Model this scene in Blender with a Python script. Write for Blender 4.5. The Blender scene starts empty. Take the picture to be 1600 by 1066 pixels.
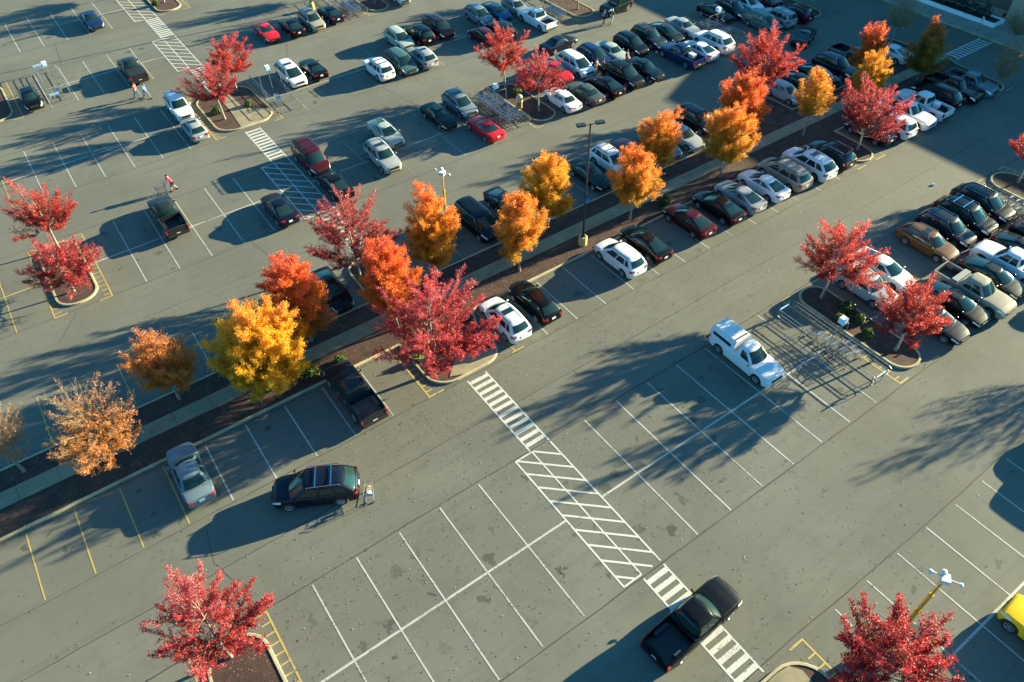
# Autumn parking lot seen from above: everything is built from code, in metres.
# x runs along the parking rows, y across them, z up.
import bpy, math, random
import numpy as np
from mathutils import Vector, Matrix

random.seed(7)
COL = bpy.context.scene.collection
SC = bpy.context.scene
rad = math.radians


# ------------------------------------------------------------------ helpers
class MB:
    """collects faces with a material slot and builds ONE mesh"""
    def __init__(self):
        self.v = []; self.f = []; self.m = []

    def add(self, verts, faces, mi=0):
        o = len(self.v)
        self.v += [tuple(p) for p in verts]
        self.f += [tuple(i + o for i in q) for q in faces]
        self.m += [mi] * len(faces)
        return self

    def box(self, c, s, rz=0.0, mi=0, ry=0.0, rx=0.0):
        hx, hy, hz = s[0] / 2, s[1] / 2, s[2] / 2
        M = Matrix.Rotation(rz, 3, 'Z') @ Matrix.Rotation(ry, 3, 'Y') @ Matrix.Rotation(rx, 3, 'X')
        vs = []
        for dx, dy, dz in ((-1, -1, -1), (1, -1, -1), (1, 1, -1), (-1, 1, -1), (-1, -1, 1), (1, -1, 1), (1, 1, 1), (-1, 1, 1)):
            p = M @ Vector((dx * hx, dy * hy, dz * hz))
            vs.append((p.x + c[0], p.y + c[1], p.z + c[2]))
        return self.add(vs, [(3, 2, 1, 0), (4, 5, 6, 7), (0, 1, 5, 4), (1, 2, 6, 5), (2, 3, 7, 6), (3, 0, 4, 7)], mi)

    def tube(self, p0, p1, r0, r1=None, n=6, mi=0, caps=True):
        r1 = r0 if r1 is None else r1
        a, b = Vector(p0), Vector(p1)
        d = (b - a)
        if d.length < 1e-6: return self
        d.normalize()
        s = d.orthogonal().normalized(); t = d.cross(s)
        vs = []
        for c, r in ((a, r0), (b, r1)):
            for k in range(n):
                an = 2 * math.pi * k / n
                vs.append(c + s * (r * math.cos(an)) + t * (r * math.sin(an)))
        fs = [(k, (k + 1) % n, n + (k + 1) % n, n + k) for k in range(n)]
        if caps:
            fs += [tuple(range(n - 1, -1, -1)), tuple(range(n, 2 * n))]
        return self.add(vs, fs, mi)

    def path(self, pts, r, n=6, mi=0):
        for a, b in zip(pts, pts[1:]): self.tube(a, b, r, n=n, mi=mi)
        return self

    def prism(self, poly, z0, z1, mi=0, bottom=False):
        n = len(poly)
        vs = [(x, y, z0) for x, y in poly] + [(x, y, z1) for x, y in poly]
        fs = [(k, (k + 1) % n, n + (k + 1) % n, n + k) for k in range(n)] + [tuple(range(n, 2 * n))]
        if bottom: fs.append(tuple(range(n - 1, -1, -1)))
        return self.add(vs, fs, mi)

    def lathe(self, prof, n=16, axis='Z', c=(0, 0, 0), mi=0):
        vs = []
        for r, h in prof:
            for k in range(n):
                a = 2 * math.pi * k / n
                p = (r * math.cos(a), r * math.sin(a), h) if axis == 'Z' else (r * math.cos(a), h, r * math.sin(a))
                vs.append((p[0] + c[0], p[1] + c[1], p[2] + c[2]))
        fs = []
        for i in range(len(prof) - 1):
            for k in range(n):
                q = (i * n + k, i * n + (k + 1) % n, (i + 1) * n + (k + 1) % n, (i + 1) * n + k)
                fs.append(q if axis == 'Z' else q[::-1])
        return self.add(vs, fs, mi)

    def mesh(self, name, mats, smooth=None):
        me = bpy.data.meshes.new(name)
        me.from_pydata(self.v, [], self.f)
        for m in (mats if isinstance(mats, (list, tuple)) else [mats]): me.materials.append(m)
        if self.m and max(self.m) > 0: me.polygons.foreach_set('material_index', self.m)
        if smooth is not None:
            me.polygons.foreach_set('use_smooth', [True] * len(me.polygons))
            me.set_sharp_from_angle(angle=rad(smooth))
        me.update()
        return me

    def obj(self, name, mats, parent=None, smooth=None, loc=None):
        o = bpy.data.objects.new(name, self.mesh(name, mats, smooth))
        COL.objects.link(o)
        if parent is not None: o.parent = parent
        if loc is not None: o.location = loc
        return o


def tag(o, label=None, cat=None, group=None, kind=None):
    if label: o['label'] = label
    if cat: o['category'] = cat
    if group: o['group'] = group
    if kind: o['kind'] = kind
    return o


def empty(name, loc, rz=0.0, label=None, cat=None, group=None):
    o = bpy.data.objects.new(name, None)
    o.empty_display_size = 0.2
    COL.objects.link(o)
    o.location = loc; o.rotation_euler = (0, 0, rz)
    return tag(o, label, cat, group)


def new_obj(name, me, parent=None, loc=None):
    o = bpy.data.objects.new(name, me)
    COL.objects.link(o)
    if parent is not None: o.parent = parent
    if loc is not None: o.location = loc
    return o


def copy_tree(o, parent=None):
    """a thing with its parts and their sub-parts, sharing mesh data"""
    c = o.copy(); COL.objects.link(c)
    if parent is not None: c.parent = parent
    for ch in o.children: copy_tree(ch, c)
    return c


def lerp(a, b, t): return a + (b - a) * t


def interp(pts, x):
    if x <= pts[0][0]: return pts[0][1]
    for (x0, y0), (x1, y1) in zip(pts, pts[1:]):
        if x <= x1:
            t = (x - x0) / (x1 - x0) if x1 > x0 else 0
            return y0 + (y1 - y0) * t
    return pts[-1][1]


# ------------------------------------------------------------------ materials
def nmat(name):
    m = bpy.data.materials.new(name); m.use_nodes = True
    nt = m.node_tree
    return m, nt, nt.nodes['Principled BSDF']


def simple(name, col, rough=0.6, metal=0.0, coat=0.0, spec=0.5, var=0.0, vscale=3.0, emit=None):
    m, nt, b = nmat(name)
    b.inputs['Base Color'].default_value = (*col, 1)
    b.inputs['Roughness'].default_value = rough
    b.inputs['Metallic'].default_value = metal
    b.inputs['Coat Weight'].default_value = coat
    b.inputs['Specular IOR Level'].default_value = spec
    if var:
        tc = nt.nodes.new('ShaderNodeTexCoord')
        nz = nt.nodes.new('ShaderNodeTexNoise'); nz.inputs['Scale'].default_value = vscale; nz.inputs['Detail'].default_value = 6
        nt.links.new(tc.outputs['Object'], nz.inputs['Vector'])
        mx = mixrgb(nt, nz.outputs['Fac'], tuple(c * (1 - var) for c in col), tuple(min(1, c * (1 + var)) for c in col), lo=0.3, hi=0.7)
        nt.links.new(mx, b.inputs['Base Color'])
    return m


def ramp(nt, fac, lo, hi):
    r = nt.nodes.new('ShaderNodeMapRange'); r.clamp = True
    r.inputs['From Min'].default_value = lo; r.inputs['From Max'].default_value = hi
    nt.links.new(fac, r.inputs['Value'])
    return r.outputs['Result']


def mixrgb(nt, fac, a, b, lo=None, hi=None, blend='MIX'):
    mx = nt.nodes.new('ShaderNodeMix'); mx.data_type = 'RGBA'; mx.blend_type = blend
    if lo is not None: fac = ramp(nt, fac, lo, hi)
    if isinstance(fac, (int, float)): mx.inputs[0].default_value = fac
    else: nt.links.new(fac, mx.inputs[0])
    for i, c in ((6, a), (7, b)):
        if isinstance(c, tuple): mx.inputs[i].default_value = (*c, 1)
        else: nt.links.new(c, mx.inputs[i])
    return mx.outputs[2]


def noise(nt, vec, scale, detail=4, rough=0.55, dist=0.0):
    n = nt.nodes.new('ShaderNodeTexNoise')
    n.inputs['Scale'].default_value = scale; n.inputs['Detail'].default_value = detail
    n.inputs['Roughness'].default_value = rough; n.inputs['Distortion'].default_value = dist
    nt.links.new(vec, n.inputs['Vector'])
    return n.outputs['Fac']


def objcoord(nt, scale=None):
    tc = nt.nodes.new('ShaderNodeTexCoord')
    if scale is None: return tc.outputs['Object']
    mp = nt.nodes.new('ShaderNodeMapping'); mp.inputs['Scale'].default_value = scale
    nt.links.new(tc.outputs['Object'], mp.inputs['Vector'])
    return mp.outputs['Vector']


def mth(nt, op, a, b=None):
    n = nt.nodes.new('ShaderNodeMath'); n.operation = op
    for i, x in enumerate((a, b)):
        if x is None: continue
        if isinstance(x, (int, float)): n.inputs[i].default_value = x
        else: nt.links.new(x, n.inputs[i])
    return n.outputs[0]


def bump(nt, b, h, strength=0.3, dist=0.02):
    bp = nt.nodes.new('ShaderNodeBump'); bp.inputs['Strength'].default_value = strength; bp.inputs['Distance'].default_value = dist
    nt.links.new(h, bp.inputs['Height']); nt.links.new(bp.outputs['Normal'], b.inputs['Normal'])


ASPH = (0.112, 0.112, 0.091)


def asphalt_color(nt):
    v = objcoord(nt)
    base = mixrgb(nt, noise(nt, v, 0.11, 5), tuple(c * 0.84 for c in ASPH), tuple(c * 1.14 for c in ASPH), 0.35, 0.65)
    streak = noise(nt, objcoord(nt, (0.05, 0.55, 1)), 1.0, 4, 0.6)
    base = mixrgb(nt, mth(nt, 'MULTIPLY', ramp(nt, streak, 0.5, 0.75), 0.35), base, (0.135, 0.138, 0.117))
    blotch = noise(nt, v, 0.28, 6, 0.7, 0.8)
    base = mixrgb(nt, mth(nt, 'MULTIPLY', ramp(nt, blotch, 0.48, 0.70), 0.45), base, (0.072, 0.074, 0.06))
    streak2 = noise(nt, objcoord(nt, (0.025, 1.7, 1)), 1.0, 3, 0.6)
    base = mixrgb(nt, mth(nt, 'MULTIPLY', ramp(nt, streak2, 0.52, 0.70), 0.42), base, (0.074, 0.075, 0.063))
    patch = noise(nt, v, 0.8, 6, 0.65, 0.6)
    base = mixrgb(nt, mth(nt, 'MULTIPLY', ramp(nt, patch, 0.56, 0.74), 0.4), base, (0.06, 0.062, 0.052))
    grain = noise(nt, v, 26, 3, 0.7)
    base = mixrgb(nt, mth(nt, 'MULTIPLY', ramp(nt, grain, 0.3, 0.8), 0.5), base, (0.16, 0.162, 0.14))
    speck = nt.nodes.new('ShaderNodeTexVoronoi'); speck.inputs['Scale'].default_value = 9.0
    nt.links.new(v, speck.inputs['Vector'])
    base = mixrgb(nt, mth(nt, 'MULTIPLY', ramp(nt, speck.outputs['Distance'], 0.16, 0.05), 0.3), base, (0.045, 0.045, 0.038))
    return v, base, grain


def make_asphalt():
    m, nt, b = nmat('asphalt')
    v, base, grain = asphalt_color(nt)
    # oil drips under parked cars: a wobbly blob here and there inside the stall rows
    sx = nt.nodes.new('ShaderNodeSeparateXYZ'); nt.links.new(v, sx.inputs[0])
    y = sx.outputs['Y']
    band = 0.0
    for yc, hw in ((0, 4.6), (15.2, 2.4), (26.0, 2.4), (40.8, 4.6), (57.7, 4.6), (74.4, 4.6), (91.1, 4.8), (-17.8, 4.6)):
        d = mth(nt, 'ABSOLUTE', mth(nt, 'SUBTRACT', y, yc))
        s = mth(nt, 'LESS_THAN', d, hw)
        band = s if isinstance(band, float) else mth(nt, 'MAXIMUM', band, s)
    nv = nt.nodes.new('ShaderNodeTexNoise'); nv.inputs['Scale'].default_value = 1.7; nv.inputs['Detail'].default_value = 5
    nt.links.new(v, nv.inputs['Vector'])
    ad = nt.nodes.new('ShaderNodeVectorMath'); ad.operation = 'MULTIPLY_ADD'
    ad.inputs[1].default_value = (1.5, 1.5, 0.0)
    nt.links.new(nv.outputs['Color'], ad.inputs[0]); nt.links.new(v, ad.inputs[2])
    vo = nt.nodes.new('ShaderNodeTexVoronoi'); vo.inputs['Scale'].default_value = 0.62
    vo.voronoi_dimensions = '2D'
    nt.links.new(ad.outputs[0], vo.inputs['Vector'])
    sc = nt.nodes.new('ShaderNodeSeparateColor'); nt.links.new(vo.outputs['Color'], sc.inputs[0])
    size = mth(nt, 'MULTIPLY', mth(nt, 'POWER', sc.outputs[0], 2.2), 0.20)
    blob = mth(nt, 'MULTIPLY', ramp(nt, mth(nt, 'SUBTRACT', vo.outputs['Distance'], size), 0.03, -0.02), band)
    base = mixrgb(nt, mth(nt, 'MULTIPLY', blob, mth(nt, 'ADD', mth(nt, 'MULTIPLY', sc.outputs[1], 0.5), 0.1)), base, (0.02, 0.02, 0.016))
    nt.links.new(base, b.inputs['Base Color'])
    b.inputs['Roughness'].default_value = 0.92
    b.inputs['Specular IOR Level'].default_value = 0.25
    bump(nt, b, grain, 0.5, 0.012)
    return m


def make_paint(name, col, keep=0.62):
    m, nt, b = nmat(name)
    v, base, grain = asphalt_color(nt)
    w = noise(nt, v, 7.0, 6, 0.75)
    w2 = noise(nt, v, 0.35, 3)
    k = mth(nt, 'ADD', mth(nt, 'MULTIPLY', w, 0.75), mth(nt, 'MULTIPLY', w2, 0.5))
    c = mixrgb(nt, k, tuple(x for x in col), base, keep, keep + 0.14)
    nt.links.new(c, b.inputs['Base Color']); b.inputs['Roughness'].default_value = 0.8
    return m


def make_concrete(name, col):
    m, nt, b = nmat(name)
    v = objcoord(nt)
    c = mixrgb(nt, noise(nt, v, 0.7, 6, 0.65), tuple(x * 0.72 for x in col), tuple(x * 1.16 for x in col), 0.32, 0.68)
    c = mixrgb(nt, mth(nt, 'MULTIPLY', ramp(nt, noise(nt, v, 5, 5, 0.7), 0.55, 0.75), 0.5), c, tuple(x * 0.5 for x in col))
    nt.links.new(c, b.inputs['Base Color']); b.inputs['Roughness'].default_value = 0.88
    bump(nt, b, noise(nt, v, 40, 3), 0.25, 0.005)
    return m


def make_mulch():
    m, nt, b = nmat('mulch')
    v = objcoord(nt)
    c = mixrgb(nt, noise(nt, v, 1.1, 5), (0.042, 0.019, 0.013), (0.082, 0.037, 0.024), 0.35, 0.65)
    c = mixrgb(nt, mth(nt, 'MULTIPLY', ramp(nt, noise(nt, v, 22, 4, 0.75), 0.42, 0.62), 0.8), c, (0.014, 0.009, 0.008))
    chip = noise(nt, v, 34, 3, 0.7)
    c = mixrgb(nt, mth(nt, 'MULTIPLY', ramp(nt, chip, 0.60, 0.72), 0.5), c, (0.13, 0.075, 0.055))
    vo = nt.nodes.new('ShaderNodeTexVoronoi'); vo.inputs['Scale'].default_value = 7.5
    nt.links.new(v, vo.inputs['Vector'])
    sc = nt.nodes.new('ShaderNodeSeparateColor'); nt.links.new(vo.outputs['Color'], sc.inputs[0])
    leaf = mth(nt, 'MULTIPLY', ramp(nt, vo.outputs['Distance'], 0.30, 0.24), ramp(nt, sc.outputs[0], 0.50, 0.52))
    drift = ramp(nt, noise(nt, v, 0.55, 3, 0.6), 0.40, 0.62)
    c = mixrgb(nt, mth(nt, 'MULTIPLY', leaf, drift), c, mixrgb(nt, sc.outputs[1], (0.17, 0.05, 0.045), (0.30, 0.17, 0.14)))
    nt.links.new(c, b.inputs['Base Color']); b.inputs['Roughness'].default_value = 0.95
    bump(nt, b, noise(nt, v, 22, 4, 0.75), 1.0, 0.04)
    return m


def make_carpaint():
    m, nt, b = nmat('car_paint')
    oi = nt.nodes.new('ShaderNodeObjectInfo')
    v = objcoord(nt)
    dirt = ramp(nt, noise(nt, v, 1.6, 5, 0.6), 0.5, 0.85)
    c = mixrgb(nt, mth(nt, 'MULTIPLY', dirt, 0.04), oi.outputs['Color'], (0.12, 0.11, 0.09))
    nt.links.new(c, b.inputs['Base Color'])
    b.inputs['Metallic'].default_value = 0.0
    b.inputs['Roughness'].default_value = 0.4
    b.inputs['Specular IOR Level'].default_value = 0.05
    b.inputs['Coat Weight'].default_value = 0.5
    b.inputs['Coat Roughness'].default_value = 0.035
    return m


def make_cloth():
    m, nt, b = nmat('cloth')
    oi = nt.nodes.new('ShaderNodeObjectInfo')
    nt.links.new(oi.outputs['Color'], b.inputs['Base Color']); b.inputs['Roughness'].default_value = 0.9
    return m


def make_leaf(name, transl=0.35):
    m, nt, b = nmat(name)
    at = nt.nodes.new('ShaderNodeAttribute'); at.attribute_name = 'leafcol'
    b.inputs['Roughness'].default_value = 0.5
    b.inputs['Specular IOR Level'].default_value = 0.45
    nt.links.new(at.outputs['Color'], b.inputs['Base Color'])
    tr = nt.nodes.new('ShaderNodeBsdfTranslucent'); nt.links.new(at.outputs['Color'], tr.inputs['Color'])
    mx = nt.nodes.new('ShaderNodeMixShader'); mx.inputs[0].default_value = transl
    nt.links.new(b.outputs[0], mx.inputs[1]); nt.links.new(tr.outputs[0], mx.inputs[2])
    nt.links.new(mx.outputs[0], nt.nodes['Material Output'].inputs[0])
    return m


M = {
    'asphalt': make_asphalt(),
    'white': make_paint('white_marking_paint', (0.36, 0.36, 0.33), 0.64),
    'whiteb': make_paint('white_crosswalk_paint', (0.44, 0.44, 0.41), 0.70),
    'faint': make_paint('faded_marking_paint', (0.32, 0.33, 0.30), 0.52),
    'yellow': make_paint('yellow_marking_paint', (0.36, 0.265, 0.075), 0.66),
    'seam': simple('tar_seam', (0.040, 0.037, 0.030), 0.9),
    'kerb': make_concrete('kerb_concrete', (0.36, 0.31, 0.19)),
    'walk': make_concrete('walk_concrete', (0.235, 0.20, 0.125)),
    'mulch': make_mulch(),
    'paint': make_carpaint(),
    'glass': simple('dark_glass', (0.010, 0.028, 0.026), 0.04, spec=0.5),
    'tyre': simple('tyre_rubber', (0.014, 0.014, 0.014), 0.85),
    'rim': simple('alloy_rim', (0.55, 0.56, 0.57), 0.28, metal=0.8),
    'chrome': simple('chrome_trim', (0.7, 0.7, 0.7), 0.15, metal=1.0),
    'black': simple('black_plastic', (0.015, 0.015, 0.016), 0.5),
    'lamp': simple('headlight_lens', (0.62, 0.64, 0.64), 0.08, spec=0.8, coat=1.0),
    'red': simple('taillight_lens', (0.42, 0.008, 0.012), 0.12, coat=1.0),
    'plate': simple('plate_white', (0.65, 0.67, 0.70), 0.5),
    'bark': simple('grey_bark', (0.25, 0.21, 0.165), 0.9, var=0.35, vscale=5),
    'twig': simple('twig_bark', (0.27, 0.20, 0.13), 0.9),
    'leaf': make_leaf('autumn_leaf', 0.5),
    'steel': simple('galvanised_steel', (0.20, 0.21, 0.215), 0.45, metal=0.5),
    'wire': simple('cart_wire', (0.17, 0.18, 0.19), 0.6, metal=0.2, spec=0.25),
    'blue': simple('blue_plastic', (0.015, 0.14, 0.38), 0.7, spec=0.2),
    'lblue': simple('pale_blue_sign', (0.30, 0.55, 0.78), 0.45),
    'signw': simple('white_sign', (0.75, 0.77, 0.78), 0.5),
    'pole': simple('bronze_pole', (0.018, 0.018, 0.02), 0.45),
    'ypole': simple('yellow_mast', (0.62, 0.34, 0.02), 0.45),
    'ybase': simple('yellow_concrete', (0.50, 0.36, 0.10), 0.8, var=0.2, vscale=4),
    'cwhite': simple('white_camera', (0.55, 0.55, 0.54), 0.4),
    'solar': simple('solar_panel', (0.004, 0.005, 0.006), 0.5, spec=0.15),
    'beige': simple('beige_plastic', (0.46, 0.38, 0.24), 0.6),
    'brownp': simple('brown_plastic', (0.30, 0.17, 0.06), 0.6),
    'cloth': make_cloth(),
    'skin': simple('skin', (0.42, 0.24, 0.17), 0.6),
    'hair': simple('dark_hair', (0.02, 0.014, 0.01), 0.7),
    'stucco': simple('tan_stucco', (0.34, 0.28, 0.19), 0.9, var=0.12, vscale=2),
    'brick': simple('brown_block', (0.16, 0.10, 0.08), 0.9, var=0.2, vscale=6),
    'wtrim': simple('white_planter_paint', (0.70, 0.72, 0.72), 0.6, var=0.06),
    'wood': simple('bed_boards', (0.11, 0.07, 0.05), 0.8, var=0.3, vscale=8),
    'paper': simple('crumpled_paper', (0.8, 0.8, 0.78), 0.7),
    'parcel': simple('cardboard_box', (0.42, 0.30, 0.18), 0.8),
}


# ------------------------------------------------------------------ vehicles
def wheel_meshes(r, w=0.23):
    t = MB()
    t.lathe([(r * 0.62, -w / 2), (r * 0.93, -w / 2), (r, -w / 2 + 0.03), (r, w / 2 - 0.03), (r * 0.93, w / 2), (r * 0.64, w / 2), (r * 0.60, w / 2 - 0.05), (0.0, w / 2 - 0.06)], 20, 'Y')
    tyre = t.mesh('wheel', M['tyre'], 40)
    q = MB()
    q.lathe([(r * 0.66, w / 2 - 0.03), (r * 0.66, w / 2 + 0.004), (r * 0.58, w / 2 + 0.002), (r * 0.55, w / 2 - 0.04)], 20, 'Y')
    q.lathe([(0.075, w / 2 - 0.05), (0.07, w / 2 - 0.008), (0.0, w / 2 - 0.004)], 10, 'Y')
    for k in range(5):
        a = 2 * math.pi * k / 5 + 0.3
        c, s = math.cos(a), math.sin(a)
        vs = []
        for rr, hw in ((0.05, 0.045), (r * 0.58, 0.035)):
            for sg in (-1, 1):
                for yy in (w / 2 - 0.045, w / 2 - 0.008):
                    vs.append((rr * c - sg * hw * s, yy, rr * s + sg * hw * c))
        q.add(vs, [(1, 3, 7, 5), (0, 4, 6, 2), (0, 1, 5, 4), (2, 6, 7, 3)])
    rim = q.mesh('rim', M['rim'], 40)
    return tyre, rim


WH = {}


def wheels(r):
    if r not in WH: WH[r] = wheel_meshes(r)
    return WH[r]


KINDS = {
    'sedan': dict(L=4.85, W=1.84, H=1.45, top=[(-2.43, .62), (-2.41, .92), (-2.34, 1.04), (-2.0, 1.08), (-1.6, 1.05), (-0.3, .97), (1.0, .99), (1.5, .94), (2.05, .82), (2.3, .71), (2.40, .60), (2.43, .48)],
                  gh=(1.26, .28, -.78, -2.02), z=(.98, 1.07, 1.39, 1.38), wb=.88, wt=.67, ax=(1.43, -1.38), r=.33, panes=((.10, .20), (.235, .535), (.575, .93)), pil=.555),
    'oldsedan': dict(L=4.9, W=1.80, H=1.42, top=[(-2.45, .60), (-2.42, .86), (-2.32, .95), (-1.6, .97), (-0.3, .92), (1.0, .93), (1.6, .89), (2.15, .78), (2.38, .68), (2.45, .50)],
                  gh=(1.05, .35, -.95, -1.60), z=(.92, .97, 1.34, 1.34), wb=.88, wt=.68, ax=(1.45, -1.35), r=.32, panes=((.08, .46), (.50, .92)), pil=.48),
    'coupe': dict(L=4.7, W=1.86, H=1.36, top=[(-2.35, .62), (-2.32, .90), (-2.2, .99), (-1.75, 1.01), (-0.3, .93), (0.75, .95), (1.5, .90), (2.05, .78), (2.28, .66), (2.35, .48)],
                  gh=(.90, .12, -.85, -1.75), z=(.94, 1.0, 1.29, 1.28), wb=.88, wt=.65, ax=(1.40, -1.33), r=.34, panes=((.10, .36), (.40, .92)), pil=.38),
    'hatch': dict(L=4.3, W=1.76, H=1.50, top=[(-2.15, .60), (-2.12, .92), (-1.95, 1.0), (-0.3, .95), (1.0, .98), (1.5, .92), (1.9, .80), (2.1, .66), (2.15, .48)],
                  gh=(1.15, .35, -1.35, -2.02), z=(.97, 1.02, 1.42, 1.40), wb=.89, wt=.72, ax=(1.28, -1.28), r=.31, panes=((.07, .19), (.23, .53), (.57, .93)), pil=.55),
    'wagon': dict(L=4.8, W=1.82, H=1.56, top=[(-2.4, .60), (-2.37, .92), (-2.2, 1.02), (-0.3, .97), (1.0, 1.0), (1.6, .94), (2.1, .82), (2.33, .68), (2.40, .48)],
                  gh=(1.15, .35, -1.65, -2.25), z=(.98, 1.04, 1.48, 1.45), wb=.89, wt=.71, ax=(1.42, -1.36), r=.34, panes=((.05, .21), (.25, .53), (.57, .93)), pil=.55),
    'crossover': dict(L=4.65, W=1.88, H=1.73, top=[(-2.33, .64), (-2.30, 1.0), (-2.2, 1.10), (-1.5, 1.10), (0, 1.04), (1.05, 1.07), (1.6, 1.01), (2.05, .90), (2.26, .74), (2.33, .50)],
                  gh=(1.32, .42, -1.80, -2.24), z=(1.06, 1.12, 1.64, 1.61), wb=.90, wt=.74, ax=(1.35, -1.33), r=.36, panes=((.06, .20), (.24, .54), (.58, .93)), pil=.56),
    'suv': dict(L=4.75, W=1.88, H=1.76, top=[(-2.37, .62), (-2.36, 1.04), (-2.3, 1.10), (-1.5, 1.10), (0, 1.06), (1.05, 1.09), (1.7, 1.06), (2.15, .98), (2.32, .84), (2.37, .50)],
                gh=(1.12, .48, -1.98, -2.30), z=(1.08, 1.11, 1.68, 1.66), wb=.91, wt=.77, ax=(1.40, -1.32), r=.37, panes=((.04, .26), (.30, .57), (.61, .94)), pil=.59),
    'bigsuv': dict(L=5.1, W=2.0, H=1.85, top=[(-2.55, .62), (-2.53, 1.08), (-2.45, 1.16), (-1.5, 1.15), (0, 1.10), (1.15, 1.13), (1.8, 1.09), (2.3, .98), (2.49, .82), (2.55, .50)],
                   gh=(1.50, .55, -1.82, -2.46), z=(1.12, 1.16, 1.76, 1.70), wb=.92, wt=.80, ax=(1.55, -1.45), r=.39, panes=((.05, .25), (.29, .57), (.61, .94)), pil=.59),
    'minivan': dict(L=5.1, W=1.98, H=1.74, top=[(-2.55, .60), (-2.53, 1.02), (-2.45, 1.08), (-1.2, 1.06), (0, 1.02), (1.45, 1.04), (1.9, .98), (2.3, .84), (2.5, .68), (2.55, .48)],
                    gh=(1.78, .72, -1.95, -2.47), z=(1.04, 1.08, 1.66, 1.61), wb=.91, wt=.75, ax=(1.60, -1.45), r=.34, panes=((.04, .28), (.32, .62), (.66, .93)), pil=.64),
    'van': dict(L=5.0, W=1.98, H=1.94, top=[(-2.5, .60), (-2.49, 1.06), (-2.44, 1.12), (-1.2, 1.10), (0, 1.08), (1.5, 1.10), (2.0, 1.03), (2.35, .90), (2.46, .74), (2.5, .48)],
                gh=(1.72, 1.0, -2.26, -2.44), z=(1.09, 1.12, 1.86, 1.84), wb=.92, wt=.80, ax=(1.55, -1.42), r=.36, panes=((.03, .30), (.33, .63), (.67, .94)), pil=.65),
    'jeep': dict(L=4.35, W=1.84, H=1.80, top=[(-2.17, .60), (-2.15, 1.10), (-2.1, 1.14), (0, 1.10), (.75, 1.12), (1.95, 1.05), (2.12, .96), (2.17, .55)],
                 gh=(.72, .42, -2.02, -2.12), z=(1.12, 1.14, 1.76, 1.76), wb=.90, wt=.80, ax=(1.42, -1.25), r=.40, panes=((.04, .30), (.34, .60), (.64, .95)), pil=.62),
    'pickup': dict(L=5.8, W=1.98, H=1.88, top=[(-2.90, .66), (-2.88, 1.16), (-2.6, 1.22), (-.9, 1.22), (0, 1.12), (1.1, 1.15), (1.9, 1.12), (2.6, 1.02), (2.82, .86), (2.90, .52)],
                   gh=(1.25, .62, -.66, -.84), z=(1.14, 1.16, 1.78, 1.77), wb=.90, wt=.69, ax=(1.85, -1.75), r=.40, panes=((.05, .42), (.47, .94)), pil=.445, bed=(-2.80, -.96, .74)),
    'smallpickup': dict(L=5.3, W=1.86, H=1.74, top=[(-2.65, .62), (-2.63, 1.06), (-2.4, 1.12), (-.95, 1.12), (0, 1.04), (1.0, 1.06), (1.8, 1.02), (2.35, .92), (2.58, .76), (2.65, .50)],
                   gh=(1.12, .50, -.74, -.90), z=(1.05, 1.07, 1.65, 1.64), wb=.89, wt=.68, ax=(1.65, -1.55), r=.37, panes=((.05, .40), (.45, .94)), pil=.425, bed=(-2.55, -1.02, .70)),
    'camper': dict(L=5.6, W=1.94, H=1.80, top=[(-2.80, .66), (-2.78, 1.10), (-2.5, 1.16), (-.6, 1.16), (0, 1.10), (1.1, 1.12), (1.8, 1.08), (2.45, .96), (2.72, .78), (2.80, .50)],
                   gh=(1.32, .60, -.30, -.42), z=(1.11, 1.13, 1.71, 1.70), wb=.89, wt=.66, ax=(1.80, -1.65), r=.39, panes=((.30, .93),), pil=None, cap=True),
}


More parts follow.
